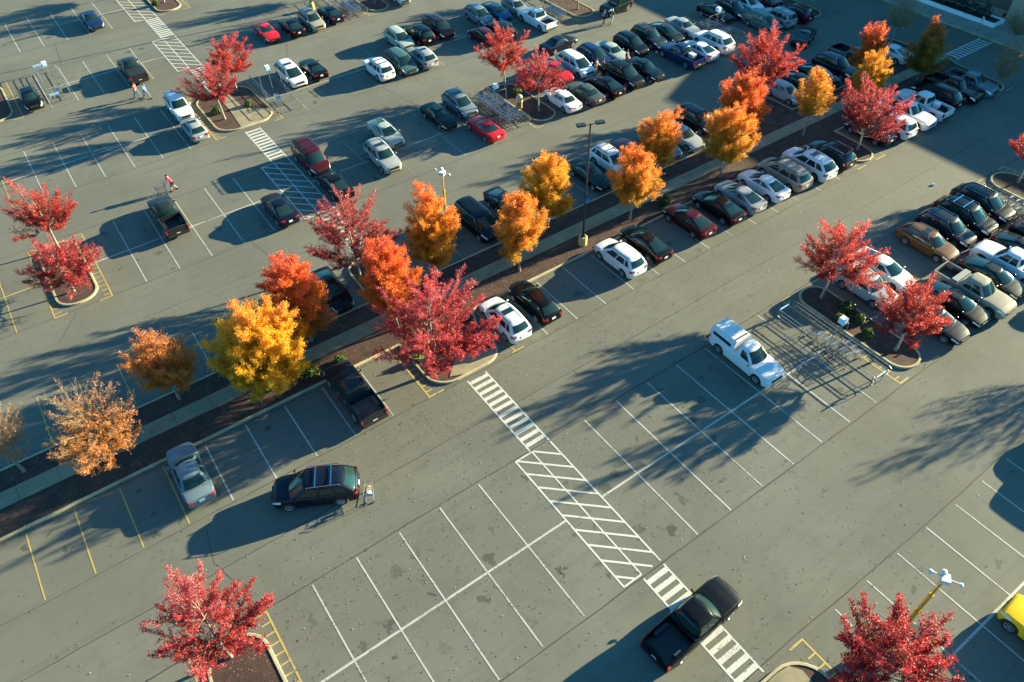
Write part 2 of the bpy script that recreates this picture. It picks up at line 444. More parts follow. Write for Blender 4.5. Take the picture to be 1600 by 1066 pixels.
def car_spec(kind, opts=()):
    """list of (part name, mesh, location, takes body colour, [sub-parts])"""
    P = KINDS[kind]
    L, W, H, top = P['L'], P['W'], P['H'], P['top']
    hw = W / 2; r = P['r']; ra = r + 0.07
    bed = P.get('bed')
    spec = []

    nose_w = [(0, .50), (.03, .62), (.10, .745), (.24, .85), (.5, .935), (.95, .985), (1.4, 1)] if not (bed or kind in ('jeep', 'camper')) else [(0, .72), (.03, .80), (.10, .88), (.25, .94), (.6, .985), (1.0, 1)]

    def wid(x):
        df, dr = L / 2 - x, L / 2 + x
        f = interp(nose_w, df)
        g = interp([(0, .74), (.04, .83), (.12, .905), (.3, .96), (.8, 1)] if not bed else [(0, .88), (.05, .93), (.15, .965), (.4, .985), (.9, 1)], dr)
        return hw * min(f, g)

    def bot(x):
        d = min(L / 2 - x, L / 2 + x)
        return interp([(0, .40), (.06, .30), (.2, .24), (.5, .21)], d)

    def tp(x): return interp(top, x)

    def arch(x):
        a = 0
        for xa in P['ax']:
            d = abs(x - xa)
            if d < ra: a = max(a, r + math.sqrt(ra * ra - d * d))
        return a

    def half(x, inbed=False):
        b, t, w = bot(x), tp(x), wid(x)
        am = arch(x)
        h = t - b
        flare = 1.0
        for xa in P['ax']:
            flare = max(flare, 1 + 0.018 * max(0, 1 - abs(x - xa) / 0.55))
        pts = [(0, b), (.78 * w, b), (.945 * w, b + .05), (.985 * w * flare, b + .30 * h), (w, b + .62 * h), (.975 * w, t - .085), (.93 * w, t - .015)]
        out = []
        for i, (y, z) in enumerate(pts):
            if am and 1 <= i <= 3: z = max(z, am + (0.0 if i < 3 else 0.012))
            if am and i == 4: z = max(z, am + .03)
            out.append((y, min(z, t - .02) if i < 5 else z))
        if inbed:
            out += [(w * .93 - .07, t - .02), (w * .93 - .075, bed[2]), (0, bed[2])]
        else:
            out += [(.70 * w, t + .008), (.35 * w, t + .025), (0, t + .03)]
        return out

    # body loft
    xs = [-L / 2, -L / 2 + .02, -L / 2 + .05, -L / 2 + .10]
    n = int((L - .2) / .07)
    xs += [-L / 2 + .10 + (L - .2) * k / n for k in range(1, n)]
    xs += [L / 2 - .10, L / 2 - .05, L / 2 - .02, L / 2]
    st = [(x, half(x, bool(bed) and bed[0] < x < bed[1])) for x in xs]
    if bed:
        for e, first in ((bed[0], False), (bed[1], True)):
            st.append((e, half(e, first))); st.append((e + 1e-4, half(e, not first)))
        st.sort(key=lambda q: q[0])
    m = MB()
    rings = []
    for x, hp in st:
        ring = [(x, y, z) for y, z in hp] + [(x, -y, z) for y, z in reversed(hp[1:-1])]
        rings.append(ring)
    N = len(rings[0])
    vs = [p for rg in rings for p in rg]
    fs = []
    for i in range(len(rings) - 1):
        for k in range(N):
            fs.append((i * N + k, i * N + (k + 1) % N, (i + 1) * N + (k + 1) % N, (i + 1) * N + k))
    fs.append(tuple(range(N))[::-1]); fs.append(tuple((len(rings) - 1) * N + k for k in range(N)))
    m.add(vs, [f[::-1] for f in fs])

    # greenhouse
    xa, xb, xd, xe = P['gh']; za, ze, zb, zd = P['z']
    wb, wt = P['wb'] * hw, P['wt'] * hw
    tap = .02 if (kind in ('jeep', 'camper') or P.get('bed')) else .085
    bw, br = (.20, .13) if kind != 'jeep' else (.03, .03)

    def G(face, p, q):
        if face == 'f':
            x = lerp(xa - bw * p * p, xb - bw * .8 * p * p, q); y = p * lerp(wb * .95, wt * (.985 - tap), q); z = lerp(za, zb, q) + .02 * q * (1 - p * p)
            return Vector((x + .03 * 4 * q * (1 - q), y, z))
        if face == 'r':
            x = lerp(xe + br * p * p, xd + br * p * p, q); y = p * lerp(wb * .95, wt * (.985 - tap), q); z = lerp(ze, zd, q) + .015 * q * (1 - p * p)
            return Vector((x - .03 * 4 * q * (1 - q), y, z))
        s = 1 if face == 'l' else -1
        x0, x1 = lerp(xe + br + .02, xd + br + .03, q), lerp(xa - bw - .04, xb - bw * .8 - .04, q)
        cu = (2 * p - 1) ** 2
        y = lerp(wb, wt, q) * (1 - lerp(.03, tap, q) * cu) + .025 * 4 * q * (1 - q)
        return Vector((lerp(x0, x1, p), s * y, lerp(lerp(ze, za, p), lerp(zd, zb, p) + .012 * (1 - cu), q)))

    cols = [('f', -1 + 2 * k / 8) for k in range(9)] + [('l', 1 - k / 12) for k in range(13)] + [('r', 1 - 2 * k / 8) for k in range(9)] + [('R', k / 12) for k in range(13)]
    qs = [-.06, 0, .25, .5, .75, 1]
    NC = len(cols)
    gv = [G(f, p, q) for q in qs for f, p in cols]
    tops = [G(f, p, 1) for f, p in cols]
    xm = (xb + xd) / 2
    for s, dz in ((.10, .035), (.28, .7), (.6, .93)):
        for T in tops:
            zz = T.z + .03 if s == .10 else lerp(T.z + .03, H, dz)
            gv.append(Vector((xm + (T.x - xm) * (1 - s * (.55 if s < .5 else .8)), T.y * (1 - s), zz)))
    gv.append(Vector((xm, 0, H)))
    nl = len(qs) + 3
    gf = []
    for i in range(nl - 1):
        for k in range(NC):
            gf.append((i * NC + k, i * NC + (k + 1) % NC, (i + 1) * NC + (k + 1) % NC, (i + 1) * NC + k))
    c0 = (nl - 1) * NC
    gf += [(c0 + k, c0 + (k + 1) % NC, nl * NC) for k in range(NC)]
    m.add(gv, gf)
    spec.append(('body', m.mesh('body', M['paint'], 38), None, True, []))

    def patch(fn, p0, p1, q0, q1, nu, nv, off, flip=False):
        g = MB(); vs = []
        for j in range(nv + 1):
            for i in range(nu + 1):
                p, q = lerp(p0, p1, i / nu), lerp(q0, q1, j / nv)
                a = fn(p, q); e = 1e-3
                nrm = (fn(p + e, q) - a).cross(fn(p, q + e) - a).normalized()
                if flip: nrm = -nrm
                vs.append(a + nrm * off)
        fs = []
        for j in range(nv):
            for i in range(nu):
                a = j * (nu + 1) + i
                f = (a, a + 1, a + nu + 2, a + nu + 1)
                fs.append(f[::-1] if flip else f)
        # thin rim back to the shell
        k0 = len(vs)
        per = list(range(nu + 1)) + [j * (nu + 1) + nu for j in range(1, nv + 1)] + [nv * (nu + 1) + i for i in range(nu - 1, -1, -1)] + [j * (nu + 1) for j in range(nv - 1, 0, -1)]
        for idx in per:
            j, i = divmod(idx, nu + 1)
            vs.append(fn(lerp(p0, p1, i / nu), lerp(q0, q1, j / nv)) * 1.0)
        n_ = len(per)
        for t_ in range(n_):
            f = (per[t_], k0 + t_, k0 + (t_ + 1) % n_, per[(t_ + 1) % n_])
            fs.append(f[::-1] if flip else f)
        return g.add(vs, fs)

    def add(name, g, mat, color=False, subs=(), smooth=35, loc=None):
        spec.append((name, g.mesh(name, mat, smooth), loc, color, list(subs)))

    def panel(fn, p0, p1, q0, q1, nu, nv, off, flip, gp, gq):
        """a body panel with the dark gap round it"""
        a = patch(fn, p0, p1, q0, q1, nu, nv, off, flip)
        b = patch(fn, p0 - gp, p1 + gp, q0 - gq, q1 + gq, nu, nv, off * .5, flip)
        o = len(a.v); a.v += b.v; a.f += [tuple(i + o for i in f) for f in b.f]; a.m += [1] * len(b.f)
        return a

    add('windshield', patch(lambda p, q: G('f', p, q), -.90, .90, .05, .95, 8, 4, .010), M['glass'])
    if not bed or True:
        add('rear_window', patch(lambda p, q: G('r', p, q), -.86, .86, .10 if kind not in ('sedan', 'coupe', 'oldsedan') else .06, .90, 6, 4, .010, True), M['glass'])
    for f, fl in (('l', True), ('R', False)):
        for p0, p1 in P['panes']:
            add('side_window', patch(lambda p, q: G(f, p, q), p0, p1, .10, .90, 4, 3, .008, fl), M['glass'])

    # doors on the lower body side
    def S(sg):
        def fn(x, q):
            hp = half(x)
            a, b_, c_ = hp[2], hp[4], hp[5]
            z = lerp(max(a[1], bot(x) + .10), c_[1], q)
            pts = [(hp[2][1], hp[2][0]), (hp[3][1], hp[3][0]), (hp[4][1], hp[4][0]), (hp[5][1], hp[5][0])]
            return Vector((x, sg * interp(pts, z), z))
        return fn
    if P['pil'] is not None:
        xpil = lerp(xe + br, xa - bw, P['pil']) + (.02)
    else:
        xpil = -.25
    xfd = min(xa - bw + .02, P['ax'][0] - ra - .03)
    rear_start = P['ax'][1] + ra + .04
    doors = [(xpil + .015, xfd)]
    if kind not in ('coupe', 'camper') and not bed: doors.append((rear_start, xpil - .015))
    if bed: doors.append((bed[1] + .12, xpil - .015))
    for sg in (1, -1):
        for x0, x1 in doors:
            if x1 - x0 < .3: continue
            hd = MB()
            p = S(sg)(x0 + .16, .84)
            hd.box((p.x, p.y + sg * .022, p.z), (.18, .035, .03))
            hm = hd.mesh('handle', M['chrome'] if kind in ('sedan', 'bigsuv', 'pickup') else M['paint'])
            add('door', panel(S(sg), x0, x1, .04, .97, 8, 4, .008, sg > 0, .014, .018), [M['paint'], M['black']], True, [('handle', hm, None, True, [])])

    # bonnet and boot lid
    def T(x, p):
        hp = half(x)[6:]
        y = abs(p) * hp[0][0] * .93
        return Vector((x, (1 if p > 0 else -1) * y, interp([(b_, c_) for b_, c_ in reversed(hp)], y)))
    Tq = lambda p, x: T(x, p)
    add('bonnet', panel(T, xa - bw + .22, L / 2 - .16, -1, 1, 7, 10, .008, False, .014, .014), [M['paint'], M['black']], True)
    if kind in ('sedan', 'coupe', 'oldsedan'):
        add('boot_lid', panel(T, -L / 2 + .10, xe - .04, -1, 1, 4, 10, .008, False, .014, .014), [M['paint'], M['black']], True)
    if kind in ('crossover', 'suv', 'bigsuv', 'jeep'):
        for sg in (1, -1):
            add('side_sill', patch(S(sg), P['ax'][1] + ra + .02, P['ax'][0] - ra - .02, -.10, .02, 6, 1, .012, sg > 0), M['black'])

    # lights, plates, grille, mirrors
    tall = kind not in ('sedan', 'coupe', 'oldsedan')
    zt_n = tp(L / 2 - .12)
    for sg in (1, -1):
        hl = .62 if tall else .58
        g = patch(lambda x, q: Vector((x, sg * (wid(x) * (1.0 - .05 * q) + .003), tp(x) - .20 + (.14 if tall else .12) * q)), L / 2 - hl, L / 2 - .07, 0, 1, 8, 2, .010, sg > 0)
        add('headlight', g, M['lamp'])
        zr = tp(-L / 2 + .12)
        if bed:
            g = MB(); g.box((-L / 2 + .06, sg * (wid(-L / 2 + .1) * .955), zr - .24), (.16, .10, .36))
        elif tall:
            g = patch(lambda x, q: Vector((x, sg * (wid(x) + .003), lerp(zr - .25, zr - .05, q))), -L / 2 + .03, -L / 2 + .26, 0, 1, 5, 1, .010, sg > 0)
            g.box((-L / 2 + .02, sg * wid(-L / 2) * .90, zr - .15), (.06, .13, .20))
        else:
            g = patch(lambda x, q: Vector((x, sg * (wid(x) + .003), lerp(zr - .17, zr - .05, q))), -L / 2 + .03, -L / 2 + .30, 0, 1, 5, 1, .010, sg > 0)
            g.box((-L / 2 + .015, sg * wid(-L / 2) * .86, zr - .11), (.05, .24, .115))
        add('taillight', g, M['red'])
        g = MB()
        px, py, pz = xa - bw - .10, sg * (hw + .065), lerp(ze, za, .9) + .07
        g.lathe([(0.0, -.09), (.045, -.085), (.066, -.04), (.066, .04), (.04, .08), (0, .085)], 8, 'Y', (px, py, pz))
        g.box((px, sg * (hw - .03), pz - .05), (.05, .20, .03))
        add('mirror', g, M['paint'] if kind not in ('jeep', 'smallpickup', 'camper') else M['black'], True)
    g = MB(); g.box((L / 2 - .025, 0, .60 if not tall else .70), (.07, hw * .95, .15 if not tall else .20)); g.box((L / 2 - .015, 0, .38), (.06, hw * 1.1, .09))
    add('grille', g, M['black'])
    g = MB(); g.box((-L / 2 - .004, 0, .74 if not bed else .60), (.04, .32, .16)); add('licence_plate', g, M['plate'])
    if bed or kind == 'camper':
        g = MB(); g.box((-L / 2 - .05, 0, .56), (.16, W * .90, .16))
        add('rear_bumper', g, M['chrome'] if 'chrome' in opts else M['black'])
    if bed:
        g = MB(); t = tp(-L / 2 + .05)
        g.box((-L / 2 + .05, 0, (t + .72) / 2), (.05, W * .80, t - .72 + .03))
        add('tailgate', g, M['paint'], True)
        fl = MB(); fl.box(((bed[0] + bed[1]) / 2, 0, bed[2] + .012), (bed[1] - bed[0] - .05, W * .78, .015))
        for k in range(9): fl.box(((bed[0] + bed[1]) / 2, -W * .36 + k * W * .09, bed[2] + .026), (bed[1] - bed[0] - .1, .05, .02))
        for s in (1, -1): fl.box((P['ax'][1], s * (hw * .93 - .22), bed[2] + .14), (.9, .20, .26))
        add('bed_liner', fl, M['wood'] if 'boards' in opts else M['black'])
        if 'cover' in opts:
            g = MB(); g.box(((bed[0] + bed[1]) / 2, 0, tp(-2) + .02), (bed[1] - bed[0] + .06, W * .84, .05)); add('bed_cover', g, M['black'])
        if 'toolbox' in opts:
            g = MB(); g.box((bed[1] - .28, 0, tp(-1.5) + .01), (.46, W * .92, .24)); add('tool_box', g, M['steel'])
    if kind == 'camper':
        g = MB(); c = [(-2.74, .86), (-.50, .86)]
        lv = [(1.16, .90, 0), (1.55, .84, .02), (1.76, .74, .06), (1.83, .62, .12)]
        vs = []
        for z, k, ins in lv:
            vs += [(-2.74 + ins, -k * hw, z), (-.50 - ins * .5, -k * hw, z), (-.50 - ins * .5, k * hw, z), (-2.74 + ins, k * hw, z)]
        fs = [(i * 4 + k, i * 4 + (k + 1) % 4, i * 4 + 4 + (k + 1) % 4, i * 4 + 4 + k) for i in range(3) for k in range(4)] + [(12, 13, 14, 15)]
        g.add(vs, fs)
        subs = []
        for sg in (1, -1):
            w_ = MB()
            for fx in (0,):
                q = [(-2.45, 1.28), (-.80, 1.28), (-.80, 1.52), (-2.45, 1.52)]
                vv = [(x, sg * (lerp(.90, .84, (z - 1.16) / .39) * hw + .012), z) for x, z in q]
                w_.add(vv, [(0, 1, 2, 3) if sg < 0 else (3, 2, 1, 0)])
            subs.append(('cap_window', w_.mesh('cap_window', M['glass']), None, False, []))
        b_ = MB(); b_.box((-.75, 0, 1.845), (.10, 1.15, .05)); subs.append(('roof_bar', b_.mesh('roof_bar', M['black']), None, False, []))
        add('camper_shell', g, M['paint'], True, subs, 30)
    if 'sunroof' in opts:
        cx = lerp(xd, xb, .62); g = MB(); g.box((cx, 0, H + .004), (.50, wt * 1.15, .02)); add('sunroof', g, M['glass'])
    if 'longroof' in opts:
        cx = lerp(xd, xb, .52); g = MB(); g.box((cx, 0, H + .004), (1.1, wt * 1.15, .02)); add('sunroof', g, M['glass'])
    if 'rails' in opts or 'bars' in opts:
        for sg in (1, -1):
            g = MB(); y = sg * wt * .93
            x0, x1 = xd + .25, xb - .30
            g.path([(x0 - .08, y, zd + .035), (x0, y, H + .03), (x1, y, H + .03), (x1 + .08, y, zb + .035)], .022, 6)
            add('roof_rail', g, M['chrome'] if 'silver' in opts else M['black'])
    if 'bars' in opts:
        for t in (.25, .75):
            g = MB(); x = lerp(xd + .25, xb - .30, t); g.box((x, 0, H + .06), (.07, wt * 1.9, .035)); add('roof_bar', g, M['chrome'] if 'silver' in opts else M['black'])
    if 'trim' in opts:
        for f, sg in (('l', 1), ('R', -1)):
            g = MB()
            pa = P['panes'][0][0] - .015; pb = P['panes'][-1][1] + .015
            pts = [G(f, lerp(pa, pb, k / 10), .94) for k in range(11)] + [G(f, lerp(pb, pa, k / 10), .06) for k in range(11)]
            pts = [q + Vector((0, sg * .012, 0)) for q in pts]; pts.append(pts[0])
            g.path(pts, .014, 4); add('window_trim', g, M['chrome'])
    if kind == 'jeep':
        g = MB(); g.lathe([(.0, -.10), (.36, -.10), (.38, 0), (.36, .10), (0, .10)], 16, 'Y', (0, 0, 0))
        g.v = [(y + -L / 2 - .12, x, z + .98) for x, y, z in g.v]
        add('spare_wheel', g, M['tyre'])
    tyre, rim = wheels(r)
    for x in P['ax']:
        for sg in (1, -1):
            spec.append(('wheel', tyre, (x, sg * (hw - .125), r, sg), False, [('rim', rim, None, False, [])]))
    return spec


SPECS = {}


def spawn(sp, parent, color):
    for name, me, loc, usecol, subs in sp:
        o = bpy.data.objects.new(name, me); COL.objects.link(o); o.parent = parent
        if loc is not None:
            o.location = loc[:3]
            if len(loc) == 4 and loc[3] < 0: o.rotation_euler = (0, 0, math.pi)
        if usecol: o.color = (*color, 1)
        spawn(subs, o, color)


def car(kind, x, y, head, color, label, cat='car', group='cars parked in the stalls', opts=(), name=None):
    key = (kind, tuple(opts))
    if key not in SPECS: SPECS[key] = car_spec(kind, opts)
    nm = name or {'sedan': 'sedan', 'oldsedan': 'sedan', 'coupe': 'coupe', 'hatch': 'hatchback', 'wagon': 'station_wagon', 'crossover': 'crossover_suv', 'suv': 'suv', 'bigsuv': 'large_suv', 'minivan': 'minivan', 'van': 'van', 'jeep': 'off_road_suv', 'pickup': 'pickup_truck', 'smallpickup': 'pickup_truck', 'camper': 'pickup_truck'}[kind]
    rz = {'U': math.pi / 2, 'D': -math.pi / 2}.get(head, head if not isinstance(head, str) else 0)
    if isinstance(head, str): rz += random.uniform(-.02, .02)
    o = empty(nm, (x, y, 0), rz, label, cat, group)
    spawn(SPECS[key], o, PAINT[color] if isinstance(color, str) else color)
    return o


PAINT = {
    'white': (.60, .61, .62), 'silver': (.26, .275, .28), 'bluesilver': (.12, .165, .195), 'grey': (.16, .17, .175), 'dkgrey': (.018, .021, .023),
    'black': (.0026, .003, .0035), 'navy': (.007, .019, .075), 'blue': (.015, .07, .30), 'midblue': (.012, .07, .15), 'dkblue': (.004, .0075, .017),
    'red': (.48, .012, .02), 'maroon': (.045, .0035, .007), 'dkmaroon': (.018, .005, .007), 'green': (.02, .10, .09), 'dkgreen': (.003, .012, .011),
    'gold': (.27, .235, .18), 'tan': (.27, .245, .185), 'brown': (.12, .055, .021), 'dkbrown': (.012, .0075, .005), 'yellow': (.75, .45, .01), 'greygreen': (.055, .065, .055),
    'palegreen': (.28, .33, .30), 'sage': (.045, .095, .09), 'purple': (.005, .006, .018),
}


# ------------------------------------------------------------------ trees
def tree(label, x, y, H, R, zc, pal, style='oval', n_tips=230, leaves=26, spread=.17, lsize=.13, group='maples on the planting beds', seed=1, lean=(0, 0), name='maple_tree', bare_top=0.0, trunkr=.085, squash=1.0):
    """a trunk, limbs that rise from it and reach a lumpy crown outline, side twigs, and leaves along them"""
    rng = np.random.default_rng(seed)
    root = empty(name, (x, y, 0.12), 0, label, 'tree', group)
    R *= (1.0 if style == 'oval' else .97); lsize *= .56; leaves *= (3.3 if style == 'oval' else 3.6)
    z0 = max(1.15, zc - (H - zc) * squash)
    hz = H - zc
    fork = max(1.0, z0 * .85)
    dense = {'oval': 1.0, 'vase': .62}[style]
    nlimb = int((54 if style == 'oval' else 38) * (R / 2.3) * (3.0 if bare_top > .5 else 1))
    fat = .9 if bare_top > .5 else 1.0
    thin = .42 if bare_top > .5 else .62
    lob = rng.normal(size=(10, 3)); lob[:, 2] += .3; lob /= np.linalg.norm(lob, axis=1)[:, None]
    lam = rng.uniform(-.42, .26, 10)
    segs = []                                  # (points, radius at start, radius at end)
    runs = []                                  # leafy twigs: (points, leaf density)
    top = H * .80
    tr = [np.array([lean[0] * t * t + .06 * math.sin(t * 5 + seed), lean[1] * t * t + .06 * math.cos(t * 6 + seed), t * top]) for t in np.linspace(0, 1, 10)]
    segs.append((tr, trunkr * 1.15, .014))

    def trunk_at(z):
        t = min(1, max(0, z / top)) * 9; i = min(8, int(t)); return tr[i] + (tr[i + 1] - tr[i]) * (t - i)

    gold = math.pi * (3 - 5 ** .5)
    for k in range(nlimb):
        u = (k + .5) / nlimb
        dz = 1 - u * (1.55 if style == 'vase' else 1.75)
        a = k * gold + rng.normal() * .25
        rr = math.sqrt(max(0, 1 - dz * dz))
        d = np.array([rr * math.cos(a), rr * math.sin(a), dz])
        kk = 1 + float(np.max(np.maximum(0, lob @ d - .70) / .30 * np.maximum(lam, 0))) + float(np.min(np.maximum(0, lob @ d - .70) / .30 * np.minimum(lam, 0)))
        kk *= rng.uniform(.74, 1.16) if style == 'oval' else rng.uniform(.62, 1.20)
        dl = rng.uniform(.55, 1.35) if style == 'oval' else rng.uniform(.45, 1.45)
        if style == 'vase': w_, up_ = (1.06 if abs(dz) < .5 else .95), 1.0
        else: w_, up_ = 1 - .14 * max(0, dz), 1.0
        E = np.array([d[0] * R * kk * w_ + lean[0] * .6, d[1] * R * kk * w_ + lean[1] * .6, zc + (d[2] * hz * kk * .96 if d[2] > 0 else d[2] * (zc - z0) * kk)])
        E[2] = max(E[2], z0 * .9)
        h = math.hypot(E[0], E[1])
        zs = min(max(fork, E[2] - h * (1.0 if style == 'oval' else .75) - .2), top * .96)
        S = trunk_at(zs)
        L = float(np.linalg.norm(E - S))
        ctrl = S * .5 + E * .5 + np.array([0, 0, -.10 * L]) + rng.normal(size=3) * .05 * L
        n = max(5, int(L / .22))
        pts = [S * (1 - t) ** 2 + 2 * ctrl * t * (1 - t) + E * t * t + rng.normal(size=3) * .012 for t in np.linspace(0, 1, n + 1)]
        segs.append((pts, min(trunkr * .5, .012 + .011 * L) * thin, .005 * fat))
        i0 = int(n * (.30 if style == 'oval' else .36))
        runs.append((pts[i0:], dl * 1.25))
        for i in range(max(1, i0 - 1), n):
            t = i / n
            for _ in range(2 if rng.random() < (.85 if style == 'oval' else .65) else 1):
                tan = pts[min(n, i + 1)] - pts[i]; tan /= np.linalg.norm(tan) + 1e-9
                sd = np.cross(tan, rng.normal(size=3)); sd /= np.linalg.norm(sd) + 1e-9
                dd = tan * .80 + sd * rng.uniform(.45, .85) + np.array([0, 0, .18]); dd /= np.linalg.norm(dd)
                l = (.20 + .34 * L * (1 - t) ** .7 * rng.uniform(.5, 1)) * (1.05 if style == 'oval' else .9)
                l = min(l, 1.0)
                m = max(2, int(l / .2))
                tw = [pts[i] + dd * l * q + np.array([0, 0, .06 * l * q * q]) + rng.normal(size=3) * .012 for q in np.linspace(0, 1, m + 1)]
                segs.append((tw, .006 * fat, .003 * fat)); runs.append((tw, dl))
                if l > .35 and (style == 'oval' or bare_top > .5 or rng.random() < .35):
                    for q in (1, 2):
                        b0 = tw[min(len(tw) - 1, int(len(tw) * (.25 + .25 * q)))]
                        sd2 = np.cross(dd, rng.normal(size=3)); sd2 /= np.linalg.norm(sd2) + 1e-9
                        d2 = dd * .8 + sd2 * .6; l2 = l * rng.uniform(.3, .5)
                        t2 = [b0, b0 + d2 * l2 * .5, b0 + d2 * l2 + np.array([0, 0, .02])]
                        if bare_top > .5: segs.append((t2, .005 * fat, .003 * fat))
                        runs.append((t2, dl))
    V = []; F = []
    for pts, ra, rb in segs:
        n = len(pts); m = 8 if ra > .05 else (5 if ra > .012 else 3)
        P0 = np.array(pts); T = np.gradient(P0, axis=0); T /= np.linalg.norm(T, axis=1)[:, None] + 1e-9
        s = np.cross(T, [.31, .94, .12]); s /= np.linalg.norm(s, axis=1)[:, None] + 1e-9; t = np.cross(T, s)
        o = len(V)
        for i in range(n):
            rad_ = lerp(ra, rb, i / (n - 1)) * (1.3 if (ra > .05 and i == 0) else 1)
            for q in range(m):
                an = 2 * math.pi * q / m
                V.append(P0[i] + (s[i] * math.cos(an) + t[i] * math.sin(an)) * rad_)
        for i in range(n - 1):
            for q in range(m): F.append((o + i * m + q, o + i * m + (q + 1) % m, o + (i + 1) * m + (q + 1) % m, o + (i + 1) * m + q))
    me = bpy.data.meshes.new('trunk'); me.from_pydata([tuple(p) for p in V], [], F); me.materials.append(M['twig'] if bare_top > .5 else M['bark'])
    me.polygons.foreach_set('use_smooth', [True] * len(me.polygons))
    new_obj('trunk', me, root)
    # leaves
    C_ = []; W_ = []
    lps = leaves * (1.0 if style == 'oval' else .9)
    for pts, den in runs:
        P0 = np.array(pts); n = len(P0) - 1
        L = float(np.linalg.norm(P0[-1] - P0[0]))
        tz = (P0[-1][2] - z0) / (H - z0); side = (P0[-1][0] * .35 - P0[-1][1] * .3) / R
        keep = 1.0
        if bare_top and rng.random() < bare_top * min(1, max(0, (tz - .30 - .35 * side) * 2.6)): keep = .04
        nl = rng.poisson(max(.5, lps * L * den * keep * rng.uniform(.5, 1.5)))
        if nl == 0: continue
        u = rng.random(nl) ** .8 * n
        i0 = np.minimum(u.astype(int), n - 1); fr = (u - i0)[:, None]
        C_.append(P0[i0] * (1 - fr) + P0[i0 + 1] * fr + rng.normal(size=(nl, 3)) * spread * (.42 if style == 'vase' else .50))
        W_.append(np.full(nl, rng.random()))
    C_ = np.concatenate(C_); W_ = np.concatenate(W_); nL = len(C_)
    nrm = rng.normal(size=(nL, 3)); nrm[:, 2] = np.abs(nrm[:, 2]) + .3; nrm /= np.linalg.norm(nrm, axis=1)[:, None]
    tng = np.cross(nrm, rng.normal(size=(nL, 3))); tng /= np.linalg.norm(tng, axis=1)[:, None]
    bit = np.cross(nrm, tng)
    sz = (lsize * rng.uniform(.6, 1.25, nL))[:, None]
    vv = np.empty((nL, 4, 3))
    vv[:, 0] = C_ - tng * sz * .6; vv[:, 1] = C_ + bit * sz * .45 + nrm * sz * .10; vv[:, 2] = C_ + tng * sz * .6; vv[:, 3] = C_ - bit * sz * .45 + nrm * sz * .10
    me = bpy.data.meshes.new('crown')
    me.vertices.add(nL * 4); me.vertices.foreach_set('co', vv.ravel())
    me.loops.add(nL * 4); me.loops.foreach_set('vertex_index', np.arange(nL * 4, dtype=np.int32))
    me.polygons.add(nL); me.polygons.foreach_set('loop_start', np.arange(0, nL * 4, 4, dtype=np.int32)); me.polygons.foreach_set('loop_total', np.full(nL, 4, np.int32))
    me.materials.append(M['leaf'])
    # autumn colour: which hue a leaf has turned depends on its twig and on how far out it grows
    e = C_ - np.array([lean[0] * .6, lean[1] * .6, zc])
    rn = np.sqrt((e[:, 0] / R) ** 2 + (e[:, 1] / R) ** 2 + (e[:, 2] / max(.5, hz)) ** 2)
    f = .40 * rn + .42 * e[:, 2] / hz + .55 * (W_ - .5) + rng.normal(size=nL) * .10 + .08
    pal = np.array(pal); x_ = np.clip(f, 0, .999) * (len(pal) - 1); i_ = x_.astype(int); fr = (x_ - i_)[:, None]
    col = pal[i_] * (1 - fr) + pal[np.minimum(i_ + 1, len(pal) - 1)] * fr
    col = col * rng.uniform(.7, 1.3, (nL, 1)) + rng.normal(size=(nL, 3)) * .008
    col = np.clip(col, .004, 1)
    ca = me.color_attributes.new('leafcol', 'FLOAT_COLOR', 'CORNER')
    ca.data.foreach_set('color', np.repeat(np.concatenate([col, np.ones((nL, 1))], 1), 4, axis=0).astype(np.float32).ravel())
    me.update(); me.validate()
    new_obj('crown', me, root)
    LEAFN.append(nL)
    return root


LEAFN = []


def shrub(label, x, y, r, col=(.05, .09, .015), seed=3, h=.8):
    rng = np.random.default_rng(seed)
    n = 700
    d = rng.normal(size=(n, 3)); d /= np.linalg.norm(d, axis=1)[:, None]; d[:, 2] = np.abs(d[:, 2])
    lump = 1 + .18 * np.sin(d[:, :1] * 7 + seed) * np.cos(d[:, 1:2] * 6)
    c = d * rng.uniform(.55, 1, (n, 1)) * np.array([r, r, h]) * lump + np.array([0, 0, .05])
    nr = d + rng.normal(size=(n, 3)) * .5; nr /= np.linalg.norm(nr, axis=1)[:, None]
    t = np.cross(nr, rng.normal(size=(n, 3))); t /= np.linalg.norm(t, axis=1)[:, None]; b = np.cross(nr, t)
    s = rng.uniform(.05, .10, (n, 1))
    vv = np.stack([c - t * s, c + b * s * .7, c + t * s, c - b * s * .7], 1)
    me = bpy.data.meshes.new('shrub'); me.from_pydata([tuple(p) for p in vv.reshape(-1, 3)], [], [(4 * i, 4 * i + 1, 4 * i + 2, 4 * i + 3) for i in range(n)])
    me.materials.append(M['leaf'])
    cc = np.array(col) * rng.uniform(.6, 1.5, (n, 1)) + rng.normal(size=(n, 3)) * .006
    ca = me.color_attributes.new('leafcol', 'FLOAT_COLOR', 'CORNER')
    ca.data.foreach_set('color', np.repeat(np.concatenate([np.clip(cc, .003, 1), np.ones((n, 1))], 1), 4, axis=0).astype(np.float32).ravel())
    root = empty('shrub', (x, y, .12), 0, label, 'shrub', 'low shrubs in the planting beds')
    new_obj('foliage', me, root)
    g = MB()
    for k in range(6):
        a = k * 1.05 + seed; g.tube((0, 0, 0), (r * .55 * math.cos(a), r * .55 * math.sin(a), h * .7), .018, .006, 4)
    g.obj('stem', M['twig'], root)
    return root


